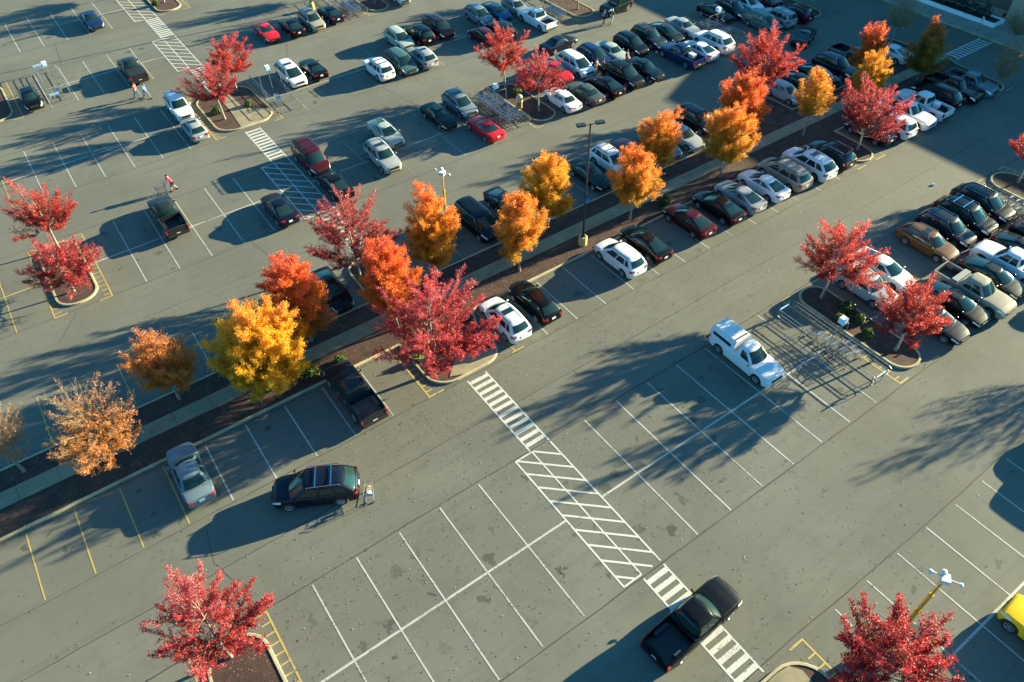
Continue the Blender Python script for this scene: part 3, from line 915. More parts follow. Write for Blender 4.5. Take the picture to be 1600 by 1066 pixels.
# ------------------------------------------------------------------ flat work: markings, kerbs, beds
def strip(mb, x0, y0, x1, y1, w, z=.008, mi=0):
    d = Vector((x1 - x0, y1 - y0)); n = Vector((-d.y, d.x)).normalized() * (w / 2)
    mb.add([(x0 - n.x, y0 - n.y, z), (x1 - n.x, y1 - n.y, z), (x1 + n.x, y1 + n.y, z), (x0 + n.x, y0 + n.y, z)], [(0, 1, 2, 3)], mi)


def rrect(x0, x1, y0, y1, r, n=7, corners=(1, 1, 1, 1)):
    """rounded rectangle, counter-clockwise; corners: sw, se, ne, nw"""
    pts = []
    for (cx, cy, a0), on in zip(((x0, y0, 180), (x1, y0, 270), (x1, y1, 0), (x0, y1, 90)), corners):
        if not on: pts.append((cx, cy)); continue
        ox = cx + (r if cx == x0 else -r); oy = cy + (r if cy == y0 else -r)
        for k in range(n + 1):
            a = rad(a0 + 90 * k / n); pts.append((ox + r * math.cos(a), oy + r * math.sin(a)))
    return pts


def inset(poly, d):
    n = len(poly); out = []
    for i in range(n):
        p0, p1, p2 = Vector(poly[i - 1]), Vector(poly[i]), Vector(poly[(i + 1) % n])
        e1 = (p1 - p0); e2 = (p2 - p1)
        n1 = Vector((-e1.y, e1.x)).normalized() if e1.length else Vector((0, 0)); n2 = Vector((-e2.y, e2.x)).normalized() if e2.length else n1
        b = (n1 + n2); b = b / max(.3, b.length_squared / 2) if b.length > 1e-6 else n1
        q = p1 + b * d * 1.0
        out.append((q.x, q.y))
    return out


def kerbed(poly, w=.16, h=.15, mulch=.11, fill='mulch'):
    inn = inset(poly, w)
    g = MB(); n = len(poly)
    vs = [(x, y, 0) for x, y in poly] + [(x, y, h - .02) for x, y in poly] + [(x, y, h) for x, y in inset(poly, .025)] + [(x, y, h) for x, y in inn] + [(x, y, 0) for x, y in inn]
    fs = []
    for l in range(4):
        for k in range(n):
            fs.append((l * n + k, l * n + (k + 1) % n, (l + 1) * n + (k + 1) % n, (l + 1) * n + k))
    g.add(vs, fs)
    tag(g.obj('kerb', M['kerb']), kind='structure')
    b = MB(); b.add([(x, y, mulch) for x, y in inset(poly, w - .01)], [tuple(range(n))])
    tag(b.obj('planting_bed' if fill == 'mulch' else 'path', M[fill]), kind='structure')


def hatchbox(mb, x0, x1, y0, y1, left=True, right=True, ends=True, step=.62, l=.55):
    """yellow no-parking frame round a planting island"""
    if left:
        strip(mb, x0, y0, x0, y1, .11)
        k = y0 + step * .7
        while k < y1 - .3: strip(mb, x0 + .06, k, x0 + l, k, .09, .0079); k += step
    if right:
        strip(mb, x1, y0, x1, y1, .11)
        k = y0 + step * .7
        while k < y1 - .3: strip(mb, x1 - .06, k, x1 - l, k, .09, .0079); k += step
    if ends:
        for y in (y0, y1):
            strip(mb, x0 - .05, y, x0 + .95, y, .11, .0081); strip(mb, x1 + .05, y, x1 - .95, y, .11, .0081)


# ------------------------------------------------------------------ carts and corrals
def cart_proto():
    root = empty('shopping_cart', (0, 0, 0), 0)
    f = MB()
    b0 = [(-.38, -.25, .48), (.42, -.17, .52), (.42, .17, .52), (-.38, .25, .48)]
    b1 = [(-.42, -.29, .92), (.50, -.20, .84), (.50, .20, .84), (-.42, .29, .92)]
    f.path(b1 + b1[:1], .013, 5); f.path(b0 + b0[:1], .010, 4)
    for i in range(4):
        n = 7
        for k in range(n + 1):
            t = k / n
            p = Vector(b0[i]).lerp(Vector(b0[(i + 1) % 4]), t); q = Vector(b1[i]).lerp(Vector(b1[(i + 1) % 4]), t)
            f.tube(p, q, .0055, n=3, caps=False)
        for t in (.33, .66):
            f.tube(Vector(b0[i]).lerp(Vector(b1[i]), t), Vector(b0[(i + 1) % 4]).lerp(Vector(b1[(i + 1) % 4]), t), .0055, n=3, caps=False)
    for k in range(1, 6):
        t = k / 6; f.tube(Vector(b0[0]).lerp(Vector(b0[3]), t), Vector(b0[1]).lerp(Vector(b0[2]), t), .0055, n=3, caps=False)
    f.obj('basket', M['wire'], root)
    g = MB()
    for s in (-1, 1):
        g.path([(.46, s * .17, .14), (-.40, s * .25, .16), (-.46, s * .26, .50), (-.52, s * .27, 1.00)], .014, 5)
        g.tube((.30, s * .18, .15), (.10, s * .20, .50), .012, n=5)
    g.tube((.46, -.17, .14), (.46, .17, .14), .014, n=5); g.tube((-.40, -.25, .16), (-.40, .25, .16), .014, n=5)
    g.obj('frame', M['wire'], root)
    h = MB(); h.tube((-.54, -.28, 1.00), (-.54, .28, 1.00), .022, n=8); h.obj('handle', M['blue'], root)
    s = MB(); s.box((-.34, 0, .80), (.03, .42, .22), ry=-.3); s.obj('child_seat', M['blue'], root)
    for x in (.42, -.38):
        for y in (-.18, .18):
            w = MB(); w.lathe([(0, -.02), (.06, -.02), (.06, .02), (0, .02)], 10, 'Y'); w.obj('wheel', M['tyre'], root, loc=(x, y * (1 if x > 0 else 1.3), .062))
    return root


CART = None


def cart(x, y, rz, label, group):
    global CART
    if CART is None: CART = cart_proto(); o = CART
    else: o = copy_tree(CART)
    o.location = (x, y, 0); o.rotation_euler = (0, 0, rz)
    return tag(o, label, 'shopping cart', group)


def corral(x0, x1, y0, y1, label, sign_y, arch_y, plates=True, seed=1):
    root = empty('cart_corral', ((x0 + x1) / 2, (y0 + y1) / 2, 0), 0, label, 'cart corral', 'cart corrals')
    ox, oy = (x0 + x1) / 2, (y0 + y1) / 2
    a, b = x0 - ox, x1 - ox; c, d = y0 - oy, y1 - oy
    for x in (a, b):
        g = MB()
        for z in (.30, .62, .95): g.path([(x, c + .12, z - .08), (x, c + .25, z), (x, d - .25, z), (x, d - .12, z - .08)], .019, 6)
        g.path([(x, c + .25, .95), (x, c + .06, .86), (x, c, .62), (x, c + .06, .38), (x, c + .25, .30)], .019, 6)
        g.path([(x, d - .25, .95), (x, d - .06, .86), (x, d, .62), (x, d - .06, .38), (x, d - .25, .30)], .019, 6)
        g.obj('rail', M['steel'], root)
        for k in range(5):
            y = lerp(c + .3, d - .3, k / 4)
            p = MB(); p.tube((x, y, 0), (x, y, .95), .024, n=8); p.box((x, y, .01), (.16, .16, .02)); p.obj('post', M['steel'], root)
    g = MB(); ya = arch_y - oy
    g.path([(a, ya, .2), (a, ya, 2.05), (a + .1, ya, 2.2), (b - .1, ya, 2.2), (b, ya, 2.05), (b, ya, .2)], .03, 8); g.obj('arch', M['steel'], root)
    g = MB(); ys = sign_y - oy
    g.tube(((a + b) / 2, ys, 0), ((a + b) / 2, ys, 2.55), .03, n=8); g.obj('sign_post', M['steel'], root)
    s = MB()
    s.box(((a + b) / 2, ys, 2.75), (.46, .46, .42)); sg = s.obj('sign', M['lblue'], root)
    q = MB(); q.box(((a + b) / 2, ys, 2.98), (.40, .40, .03)); q.box(((a + b) / 2, ys - .236, 2.80), (.34, .01, .12)); q.obj('sign_face', M['signw'], sg)
    if plates:
        for y in (c + .1, d - .1):
            for x in (a,):
                p = MB(); p.box((x + .45, y, .98), (.95, .05, .26), rx=.25); p.obj('banner', M['lblue'], root)
        g = MB()
        for y in (c + .1, d - .1): g.tube((a, y, .75), (a, y, 1.1), .02, n=6); g.tube((a + .92, y, 0), (a + .92, y, 1.05), .02, n=6)
        g.obj('banner_bracket', M['steel'], root)
    return root


# ------------------------------------------------------------------ people
def person(x, y, rz, label, shirt, legs, pose='walk', hat=None, group='people crossing the lot', seed=0, h=1.74, skinlegs=False):
    """one skinned body, clothes as slightly larger skins over it; +x is forward"""
    root = empty('person', (x, y, 0), rz, label, 'person', group)
    k = h / 1.74
    st = {'walk': .30, 'stand': .04, 'push': .22}[pose]
    lean = {'walk': .05, 'stand': .0, 'push': .17}[pose]
    hip = Vector((0, 0, .93)); chest = Vector((lean * .75, 0, 1.28)); neck = Vector((lean * 1.05, 0, 1.48)); head = Vector((lean * 1.3 + .03, 0, 1.60)); crown = Vector((lean * 1.32 + .01, 0, 1.70))
    j = {}
    for s, nm in ((1, 'l'), (-1, 'r')):
        sg = 1 if s > 0 else -1
        j['hip' + nm] = Vector((0, s * .10, .90))
        j['knee' + nm] = Vector((sg * st * .62 + .06 * (st > .1), s * .11, .48))
        j['ank' + nm] = Vector((sg * st - .10 * (sg < 0) * (st > .1), s * .11, .09 if sg > 0 or st < .1 else .13))
        j['toe' + nm] = j['ank' + nm] + Vector((.17, s * .02, -.055))
        j['sh' + nm] = Vector((lean * .98, s * .19, 1.42))
        if pose == 'push':
            j['el' + nm] = Vector((lean + .20, s * .24, 1.17)); j['wr' + nm] = Vector((lean + .40, s * .20, 1.02))
        elif pose == 'stand':
            j['el' + nm] = Vector((.02, s * .25, 1.14)); j['wr' + nm] = Vector((.16 if s > 0 else .05, s * .23, .93 if s < 0 else 1.0))
        else:
            j['el' + nm] = Vector((lean - sg * .14, s * .26, 1.16)); j['wr' + nm] = Vector((lean - sg * .16 + .10, s * .27, .93))

    def skin(name, chain, mat, color=None):
        vs = []; es = []; rs = []; ids = {}
        for line in chain:
            prev = None
            for key, p, r in line:
                if key not in ids:
                    ids[key] = len(vs); vs.append(p * k); rs.append(r * k)
                i = ids[key]
                if prev is not None and (prev, i) not in es: es.append((prev, i))
                prev = i
        me = bpy.data.meshes.new(name); me.from_pydata([tuple(v) for v in vs], es, [])
        me.materials.append(mat)
        o = bpy.data.objects.new(name, me); COL.objects.link(o); o.parent = root
        md = o.modifiers.new('skin', 'SKIN')
        for i, r in enumerate(rs):
            sv = me.skin_vertices[0].data[i]; sv.radius = (r, r); sv.use_root = (i == 0)
        md.use_smooth_shade = True
        sb = o.modifiers.new('sub', 'SUBSURF'); sb.levels = 1; sb.render_levels = 1
        if color: o.color = (*color, 1)
        return o

    body = [[('hip', hip, .12), ('chest', chest, .13), ('neck', neck, .055), ('head', head, .095), ('crown', crown, .075)]]
    for nm in 'lr':
        body.append([('hip', hip, .12), ('h' + nm, j['hip' + nm], .085), ('k' + nm, j['knee' + nm], .058), ('a' + nm, j['ank' + nm], .042), ('t' + nm, j['toe' + nm], .035)])
        body.append([('chest', chest, .13), ('s' + nm, j['sh' + nm], .055), ('e' + nm, j['el' + nm], .042), ('w' + nm, j['wr' + nm], .030), ('f' + nm, j['wr' + nm] + Vector((.06, 0, -.07)), .034)])
    skin('body', body, M['skin'])
    s = [[('hip', hip + Vector((0, 0, .05)), .145), ('chest', chest, .158), ('top', neck - Vector((0, 0, .06)), .08)]]
    for nm in 'lr': s.append([('chest', chest, .158), ('s' + nm, j['sh' + nm], .072), ('e' + nm, j['el' + nm], .056)])
    skin('shirt', s, M['cloth'], shirt)
    t = [[('hip', hip + Vector((0, 0, .02)), .135)]]
    t = []
    for nm in 'lr':
        end = j['knee' + nm] if skinlegs else j['ank' + nm] + Vector((0, 0, .05))
        ln = [('hip', hip, .132), ('h' + nm, j['hip' + nm], .098)]
        if not skinlegs: ln.append(('k' + nm, j['knee' + nm], .072))
        ln.append(('e' + nm, end, .06 if not skinlegs else .078)); t.append(ln)
    skin('trousers', t, M['cloth'], legs)
    for nm in 'lr':
        g = MB(); a = j['ank' + nm] * k; g.box((a.x + .07, a.y, a.z - .04), (.28, .105, .09)); g.obj('shoe', M['black'], root)
    g = MB(); c = (crown * .55 + head * .45) * k
    g.lathe([(0, -.04), (.103, -.03), (.112, .03), (.085, .09), (.04, .115), (0, .12)], 10, 'Z', (c.x - .022, 0, c.z - .02))
    if hat: o = g.obj('cap', M['cloth'], root, 60); o.color = (*hat, 1)
    else: g.obj('hair', M['hair'], root, 60)
    return root

SUN, SUNCOL, SKYSTR, SKYTINT, EXPOSURE = 5.0, (1.0, .88, .54), .07, (.26, .80, 1.0), 2.36


# ================================================================== the place
# ---- ground: one sheet
g = MB(); g.add([(-160, -120, 0), (260, -120, 0), (260, 260, 0), (-160, 260, 0)], [(0, 1, 2, 3)])
tag(g.obj('ground', M['asphalt']), kind='structure')

# ---- stall lines
wl = MB(); yl = MB(); fl = MB()
W_ = 2.74


def stalls(mb, us, y0, y1, w=.10):
    w *= .85
    for u in us: strip(mb, u + random.uniform(-.02, .02), y0 + random.uniform(-.05, .05), u + random.uniform(-.02, .02), y1 + random.uniform(-.05, .05), w)


rg = lambda a, n, d=W_: [a + d * k for k in range(n)]
# row nearest the camera (double)
stalls(wl, rg(0, 5), -5.08, 5.08, .11); strip(wl, -2.7, 0, 13.72, 0, .13, .0085)
stalls(wl, rg(19.24, 7), -5.08, 5.08, .11); strip(wl, 16.45, 0, 38.3, 0, .13, .0085)
stalls(fl, rg(44.7, 7), -5.0, 5.0); strip(fl, 42, 0, 62, 0, .11, .0085)
# row behind the camera side
stalls(wl, rg(21.98, 8, 2.72), -22.6, -12.5, .10); strip(wl, 19, -17.5, 45, -17.5, .13, .0085)
stalls(wl, rg(0, 5), -22.6, -12.5)
# row along the median, lower side
stalls(yl, [-17.6, -14.9, -12.2, -9.53, -6.87, -4.22], 12.8, 17.75, .11)
stalls(wl, [-1.53, 1.18, 3.90, 6.63, 9.38], 12.75, 17.75, .11)
stalls(wl, rg(22.07, 13, 2.735), 12.68, 17.75, .10); stalls(yl, [61.45], 12.8, 17.9, .10)
stalls(fl, rg(64.2, 6, 2.72), 12.7, 17.75, .09)
# row along the median, upper side
stalls(yl, [-12.06, -9.44, -6.8, -4.15], 23.6, 28.4, .10)
stalls(wl, [-1.5, 1.2, 3.9, 6.6, 9.3], 23.6, 28.4, .09)
stalls(fl, rg(19.1, 13, 2.73), 23.6, 28.45, .09)
stalls(fl, rg(63.8, 6, 2.73), 23.6, 28.4, .09)
# second double row
stalls(wl, [.22, 2.85, 5.5, 8.27, 10.95], 36.0, 45.75, .10); strip(wl, -2.4, 40.83, 13.65, 40.83, .12, .0085)
stalls(yl, [-14.6, -11.95, -9.3], 35.9, 45.7, .11); strip(yl, -18, 40.7, -6.7, 40.7, .11, .0085)
stalls(fl, rg(19.2, 7), 36.0, 45.75, .09); strip(wl, 16.45, 40.83, 35.7, 40.83, .11, .0085)
stalls(fl, rg(44.55, 9), 36.0, 45.75, .09); strip(wl, 42, 40.83, 66.5, 40.83, .10, .0085)
stalls(fl, rg(69.3, 4), 36.0, 45.75, .09); strip(fl, 66.5, 40.83, 79.5, 40.83, .10, .0085)
# third double row
stalls(wl, [-3.75, -1.1, 1.54, 4.2, 6.83, 9.5], 53.0, 62.45, .10); strip(wl, -6.4, 57.7, 12.1, 57.7, .12, .0085)
stalls(yl, [-9.1, -6.4], 53.0, 62.4, .11)
stalls(fl, rg(21.8, 13), 53.0, 62.4, .09); strip(wl, 19.1, 57.7, 57.3, 57.7, .11, .0085)
# fourth
stalls(wl, [.47, 3.1, 5.72, 8.37, 10.99], 69.6, 79.0, .10); strip(wl, -2.2, 74.4, 13.6, 74.4, .12, .0085)
stalls(fl, rg(16.4, 8), 69.6, 79.0, .09); strip(fl, 16.4, 74.4, 38, 74.4, .10, .0085)
# fifth
stalls(wl, [-4.9, -2.25, .42, 3.04, 5.73, 8.31, 10.91], 85.9, 96.1, .11); strip(wl, -8, 91.15, 13.5, 91.15, .12, .0085)
stalls(fl, rg(21, 6), 85.9, 96.1, .09)
# ---- walkway with hatching and zebra bars, running straight through all rows
cw = MB()


def zebra(y0, y1, x0=14.93, x1=16.42):
    strip(cw, x0, y0, x0, y1, .11, .0088); strip(cw, x1, y0, x1, y1, .11, .0088)
    n = int((y1 - y0) / .585)
    for k in range(n):
        y = y1 - .33 - k * .585
        if y - .14 < y0: break
        strip(cw, x0 + .05, y, x1 - .05, y, .29, .0082)


def hatch(y0, y1, x0=13.74, xm=15.0, x1=16.42):
    strip(cw, x0, y0, x0, y1, .11, .0088); strip(cw, x1, y0, x1, y1, .11, .0088); strip(cw, xm, y0, xm, y1, .10, .0090)
    strip(cw, x0, y1, xm, y1, .10, .0092); strip(cw, x0, y0, xm, y0, .10, .0092)
    y = y1 + 1.25
    while y > y0:
        a, b = (x0, y), (x1, y - 2.5)
        if a[1] > y1: t = (a[1] - y1) / 2.5; a = (lerp(x0, x1, t), y1)
        if b[1] < y0: t = (y - y0) / 2.5; b = (lerp(x0, x1, t), y0)
        if b[0] - a[0] > .3: strip(cw, a[0], a[1], b[0], b[1], .13, .0084)
        y -= 1.178


zebra(5.2, 12.4); hatch(-5.05, 5.07); zebra(-12.5, -5.3)
zebra(28.7, 35.8); hatch(35.95, 45.8); zebra(46.0, 52.9)
zebra(62.7, 69.4); hatch(69.75, 79.2); zebra(79.4, 86.0); hatch(86.1, 96.2)
# by the store
strip(cw, 84.2, 21.25, 91.0, 21.25, .13, .0088); strip(cw, 84.0, 19.8, 91.2, 19.8, .13, .0088)
for k in range(11): strip(cw, 84.6 + k * .6, 19.85, 84.6 + k * .6, 21.2, .26, .0082)

# ---- planting islands: (x0, x1, y0, y1, corner radius)
ISL = [(-6.15, -3.05, 36.4, 45.3, 1.45), (-6.4, -3.2, -5.0, 4.75, 1.5), (39.25, 42.0, -4.7, 5.0, 1.3), (38.95, 41.9, 36.5, 45.3, 1.4),
       (12.75, 18.75, 53.55, 62.4, 1.9), (57.8, 60.9, 53.3, 62.0, 1.4), (-6.6, -3.0, 69.9, 78.7, 1.6), (38.5, 41.3, 70.3, 78.9, 1.35), (79.7, 82.6, 36.2, 45.2, 1.4), (64.7, 67.9, -4.8, 5.0, 1.5),
       (16.9, 20.1, 86.7, 95.8, 1.5), (12.6, 18.85, -22.0, -12.75, 1.9)]
for x0, x1, y0, y1, r in ISL: kerbed(rrect(x0, x1, y0, y1, r))
hatchbox(yl, -6.65, -2.45, 35.9, 45.45, right=True)
hatchbox(yl, -6.9, -2.65, -5.3, 5.08)
hatchbox(yl, 38.35, 42.7, -5.0, 5.1, left=True, right=False); hatchbox(yl, 38.4, 42.5, 36.0, 45.8, right=False)
hatchbox(yl, 12.1, 19.05, 53.1, 62.8, ends=True); hatchbox(yl, 57.3, 61.5, 53.0, 62.4, right=False)
hatchbox(yl, -7.2, -2.4, 69.5, 79.1); hatchbox(yl, 37.75, 42.0, 70.0, 79.2, right=False); hatchbox(yl, 64.2, 68.5, -5.0, 5.2)
hatchbox(yl, 16.6, 20.7, 86.2, 96.1, left=False); hatchbox(yl, 12.1, 19.28, -22.5, -12.55)
# concrete passage through the islands the walkway crosses
for pts in ([(14.9, 53.72), (16.8, 53.72), (17.7, 54.05), (18.4, 54.75), (18.58, 55.6), (17.2, 56.6), (16.5, 57.9), (16.4, 62.2), (15.2, 62.2), (15.2, 57.6)],):
    b = MB(); b.prism(pts, .02, .135); tag(b.obj('path', M['walk']), kind='structure')
b = MB(); b.prism([(14.9, -13.0), (14.9, -21), (17.3, -21), (18.0, -13.6), (17.6, -13.05), (16.8, -12.95)], .02, .135); tag(b.obj('path', M['walk']), kind='structure')
# ---- the long median with its footway
med = [(-60, 18.02), (12.75, 18.02)]
med += [(12.75, 14.6)] + [(12.75 + 1.7 - 1.7 * math.cos(rad(a)), 14.5 - 1.7 * math.sin(rad(a))) for a in range(15, 91, 15)]
med += [(16.9, 12.8)] + [(16.9 + 1.6 * math.sin(rad(a)), 14.4 - 1.6 * math.cos(rad(a))) for a in range(15, 91, 15)] + [(18.5, 16.4), (18.9, 17.6), (19.4, 18.02)]
med += [(57.9, 18.02), (58.0, 14.7)] + [(59.55 - 1.5 * math.cos(rad(a)), 14.5 - 1.5 * math.sin(rad(a))) for a in range(15, 166, 15)] + [(61.1, 14.8), (61.15, 18.02)]
med += [(79.9, 18.02), (80.0, 14.6)] + [(81.4 - 1.4 * math.cos(rad(a)), 14.4 - 1.4 * math.sin(rad(a))) for a in range(15, 166, 15)] + [(82.8, 14.8), (83.0, 19.0), (83.4, 20.0), (83.4, 21.6), (83.0, 24.2)]
med += [(82.8, 27.0), (82.3, 27.9), (81.3, 28.3), (80.2, 28.2), (79.6, 27.2), (79.55, 23.38)]
med += [(61.15, 23.38), (61.1, 27.0), (60.5, 28.0), (59.5, 28.35), (56.5, 28.35), (55.5, 28.0), (55.0, 27.0), (54.95, 23.38)]
med += [(16.5, 23.38), (16.45, 27.0)] + [(14.95 + 1.5 * math.cos(rad(a)), 27.0 + 1.45 * math.sin(rad(a))) for a in range(15, 181, 15)] + [(13.4, 23.38), (-60, 23.38)]
kerbed(med)
b = MB()
n = 60
for k in range(n):     # footway slabs with joints
    x0 = -60 + k * 2.4; b.box((x0 + 1.19, 20.9, .07), (2.375, 1.28, .13))
tag(b.obj('path', M['walk']), kind='structure')
b = MB(); b.prism([(14.1, 13.35), (15.0, 12.98), (16.9, 12.98), (17.7, 13.2), (18.2, 13.75), (16.5, 14.6), (15.7, 14.85)], .02, .152); tag(b.obj('path', M['walk']), kind='structure')
strip(yl, 12.11, 12.7, 12.11, 17.85, .12); strip(yl, 12.0, 12.70, 13.25, 12.70, .12, .0081)
for k in range(8): strip(yl, 12.15, 13.2 + k * .58, 12.62, 13.2 + k * .58, .10, .0079)
strip(yl, 18.95, 12.75, 20.0, 12.75, .11, .0081); strip(yl, 19.2, 12.75, 19.2, 17.8, .11)
for x0, x1 in ((57.4, 61.5), (79.4, 83.1)):
    strip(yl, x0, 12.72, x0 + 1.3, 12.72, .11, .0081); strip(yl, x1 - 1.3, 12.74, x1, 12.74, .11, .0081)
    for k in range(3): strip(yl, x0, 12.75 + k * .5, x0 + .6, 12.75 + k * .5, .10, .0079)
tag(wl.obj('stall_markings', M['white']), kind='structure'); tag(fl.obj('faded_stall_markings', M['faint']), kind='structure')
tag(yl.obj('yellow_markings', M['yellow']), kind='structure'); tag(cw.obj('walkway_markings', M['whiteb']), kind='structure')

# ---- tar seams and cracks in the paving
sm = MB()


def wander(x0, y0, x1, y1, amp, w, step=1.1):
    L = math.hypot(x1 - x0, y1 - y0); n = max(3, int(L / step)); pts = []
    o = 0
    for k in range(n + 1):
        o = o * .8 + random.uniform(-amp, amp)
        t = k / n; nx, ny = -(y1 - y0) / L, (x1 - x0) / L
        pts.append((lerp(x0, x1, t) + nx * o, lerp(y0, y1, t) + ny * o))
    o_ = len(sm.v); vs = []
    for k, (a, b) in enumerate(pts):
        ww = w * random.uniform(.35, .75)
        vs += [(a - nx * ww, b - ny * ww, .004), (a + nx * ww, b + ny * ww, .004)]
    sm.add(vs, [(2 * k, 2 * k + 2, 2 * k + 3, 2 * k + 1) for k in range(len(pts) - 1)])


for y, w in ((5.22, .06), (-5.2, .07), (-12.25, .055), (8.9, .045), (12.6, .045), (35.9, .05), (45.95, .05), (52.85, .045), (62.6, .05), (69.5, .05), (79.3, .05), (85.8, .05), (31.9, .03), (49.3, .03), (65.8, .03)):
    wander(-40, y, 95, y, .035, w)
for a in ((-2.9, 5.4, -3.9, 9.4), (-4, 9.4, -3.6, 11.9), (3.5, 79.2, 4.2, 85.6), (9.9, 28.8, 8.8, 35.8), (-7, 33, -5.2, 35.6), (24, 62.8, 26.3, 69.2), (31.5, 46.1, 30.2, 52.7)):
    wander(*a, .05, .035, .5)
tag(sm.obj('paving_seams', M['seam']), kind='structure')

# ---- fallen leaves
rng = np.random.default_rng(11)
spots = [(14, 14, 5.5, 420), (24.5, 15, 6, 260), (36, 13, 7, 300), (10, 10, 6, 380), (16, 6, 7, 420), (22, 8, 8, 420), (5, 3, 6, 260), (8, -3, 6, 240), (-3, 2, 4, 260), (32, 6, 9, 420), (24, -2, 7, 300), (30, -7, 9, 320),
         (40.5, -3, 4, 260), (-4.6, 41, 3.5, 260), (16, 57, 4.5, 220), (46, 14, 6, 240), (40, 40, 3.5, 160), (19, -14, 4.5, 320), (-8, 8, 7, 170), (2, 20.5, 9, 180), (24, 21, 9, 180), (45, 21, 9, 160), (-5, 28, 9, 120), (60, 6, 9, 160), (52, 9, 8, 220), (0, 60, 9, 90), (30, 32, 9, 90), (38, 20.5, 10, 160)]
pts = np.concatenate([np.stack([rng.normal(x, s, n), rng.normal(y, s * .7, n)], 1) for x, y, s, n in spots] + [np.stack([rng.uniform(-20, 70, 2200), rng.uniform(-20, 60, 2200)], 1)])
kerbrows = np.concatenate([np.stack([rng.uniform(x0, x1, n), y + np.abs(rng.normal(0, .14, n)) * sg], 1) for x0, x1, y, n, sg in ((-14, 12, 17.98, 900, -1), (19, 57, 17.98, 700, -1), (-3.0, -2.9, 40, 1, 1))])
pts = np.concatenate([pts, kerbrows]); nL = len(pts)
ang = rng.uniform(0, 6.28, nL); s = rng.uniform(.022, .048, nL)
onbed = (pts[:, 1] > 18) & (pts[:, 1] < 23.4)
zz = np.where(onbed, .165, .016)
vv = np.zeros((nL, 4, 3))
for k, (a, b) in enumerate(((-1, 0), (0, -.65), (1, 0), (0, .65))):
    vv[:, k, 0] = pts[:, 0] + s * (a * np.cos(ang) - b * np.sin(ang)); vv[:, k, 1] = pts[:, 1] + s * (a * np.sin(ang) + b * np.cos(ang))
    vv[:, k, 2] = zz + rng.uniform(0, .035, nL) * (k % 2)
me = bpy.data.meshes.new('fallen_leaves'); me.from_pydata([tuple(p) for p in vv.reshape(-1, 3)], [], [(4 * i, 4 * i + 1, 4 * i + 2, 4 * i + 3) for i in range(nL)])
pal = np.array([(.34, .26, .17), (.24, .13, .08), (.40, .34, .25), (.12, .07, .04), (.05, .035, .025), (.30, .15, .10), (.36, .30, .22)])
lc = pal[rng.integers(0, len(pal), nL)] * rng.uniform(.7, 1.2, (nL, 1))
ca = me.color_attributes.new('leafcol', 'FLOAT_COLOR', 'CORNER')
ca.data.foreach_set('color', np.repeat(np.concatenate([lc, np.ones((nL, 1))], 1), 4, axis=0).astype(np.float32).ravel())
me.materials.append(M['leaf']); tag(new_obj('fallen_leaves', me), kind='stuff')

# ---- trees ----------------------------------------------------------------
# palettes run from the inside of the crown to the outside
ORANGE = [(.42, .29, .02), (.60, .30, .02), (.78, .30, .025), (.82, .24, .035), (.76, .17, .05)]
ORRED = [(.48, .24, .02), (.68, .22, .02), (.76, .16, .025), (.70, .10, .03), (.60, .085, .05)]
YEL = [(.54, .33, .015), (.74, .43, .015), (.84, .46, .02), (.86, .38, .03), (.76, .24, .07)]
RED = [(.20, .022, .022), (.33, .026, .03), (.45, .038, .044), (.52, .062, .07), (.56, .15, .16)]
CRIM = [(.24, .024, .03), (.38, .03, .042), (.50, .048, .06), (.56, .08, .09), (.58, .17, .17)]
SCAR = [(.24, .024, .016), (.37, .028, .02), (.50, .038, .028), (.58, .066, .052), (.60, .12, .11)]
BROWN = [(.40, .19, .03), (.54, .21, .03), (.58, .20, .05), (.50, .18, .09), (.42, .18, .12)]
OLIVE = [(.20, .17, .015), (.30, .19, .02), (.46, .20, .02), (.58, .16, .03), (.52, .10, .03)]
FADE = [(.22, .17, .03), (.34, .20, .05), (.36, .22, .10), (.32, .20, .12)]
MG = 'street maples in the long median'
IG = 'maples on the parking islands'
tree('nearly bare tree with a few orange leaves at the far end of the median', -11.4, 22.4, 6.4, 2.25, 4.2, [(.46, .22, .06), (.48, .24, .10), (.44, .24, .14)], 'vase', 210, 2.2, .10, .11, MG, 21, bare_top=1.1, name='bare_tree')
tree('half bare tree with tan twigs and orange leaves on its lower side', -6.63, 19.45, 7.2, 2.6, 4.2, [(.54, .22, .03), (.62, .24, .05), (.58, .25, .11), (.52, .27, .17)], 'vase', 420, 7, .11, .11, MG, 22, bare_top=.75, squash=1.0)
tree('small russet brown tree with thinning top in the median', -1.55, 22.45, 6.5, 2.1, 4.1, [(.56, .23, .03), (.66, .26, .03), (.68, .25, .05), (.60, .22, .09), (.50, .22, .14)], 'oval', 300, 26, .15, .11, MG, 23, bare_top=.35)
tree('large golden yellow maple beside the dark pickup', 3.85, 19.4, 7.8, 3.1, 4.3, YEL, 'oval', 520, 34, .17, .12, MG, 24)
tree('reddish orange maple behind the golden yellow one, partly in shade', 7.92, 22.1, 7.9, 2.5, 4.6, ORRED, 'oval', 400, 28, .16, .12, MG, 25)
tree('pale pink red maple with open crown on the upper island of the median', 14.0, 26.5, 7.6, 3.25, 4.8, RED, 'vase', 330, 17, .14, .12, IG, 26, bare_top=.15, squash=.95)
tree('dense orange red maple between the pink and the crimson maples', 13.5, 19.6, 8.1, 2.35, 5.0, ORRED, 'oval', 430, 32, .17, .12, MG, 27)
tree('light orange maple in front of the yellow tower mast', 18.8, 22.7, 7.9, 1.95, 4.9, ORANGE, 'oval', 360, 30, .16, .12, MG, 28)
tree('big crimson maple with spreading crown at the zebra crossing', 13.6, 14.4, 8.2, 4.05, 4.6, CRIM, 'vase', 560, 21, .14, .12, IG, 29, lean=(.2, .3), trunkr=.12, squash=1.05)
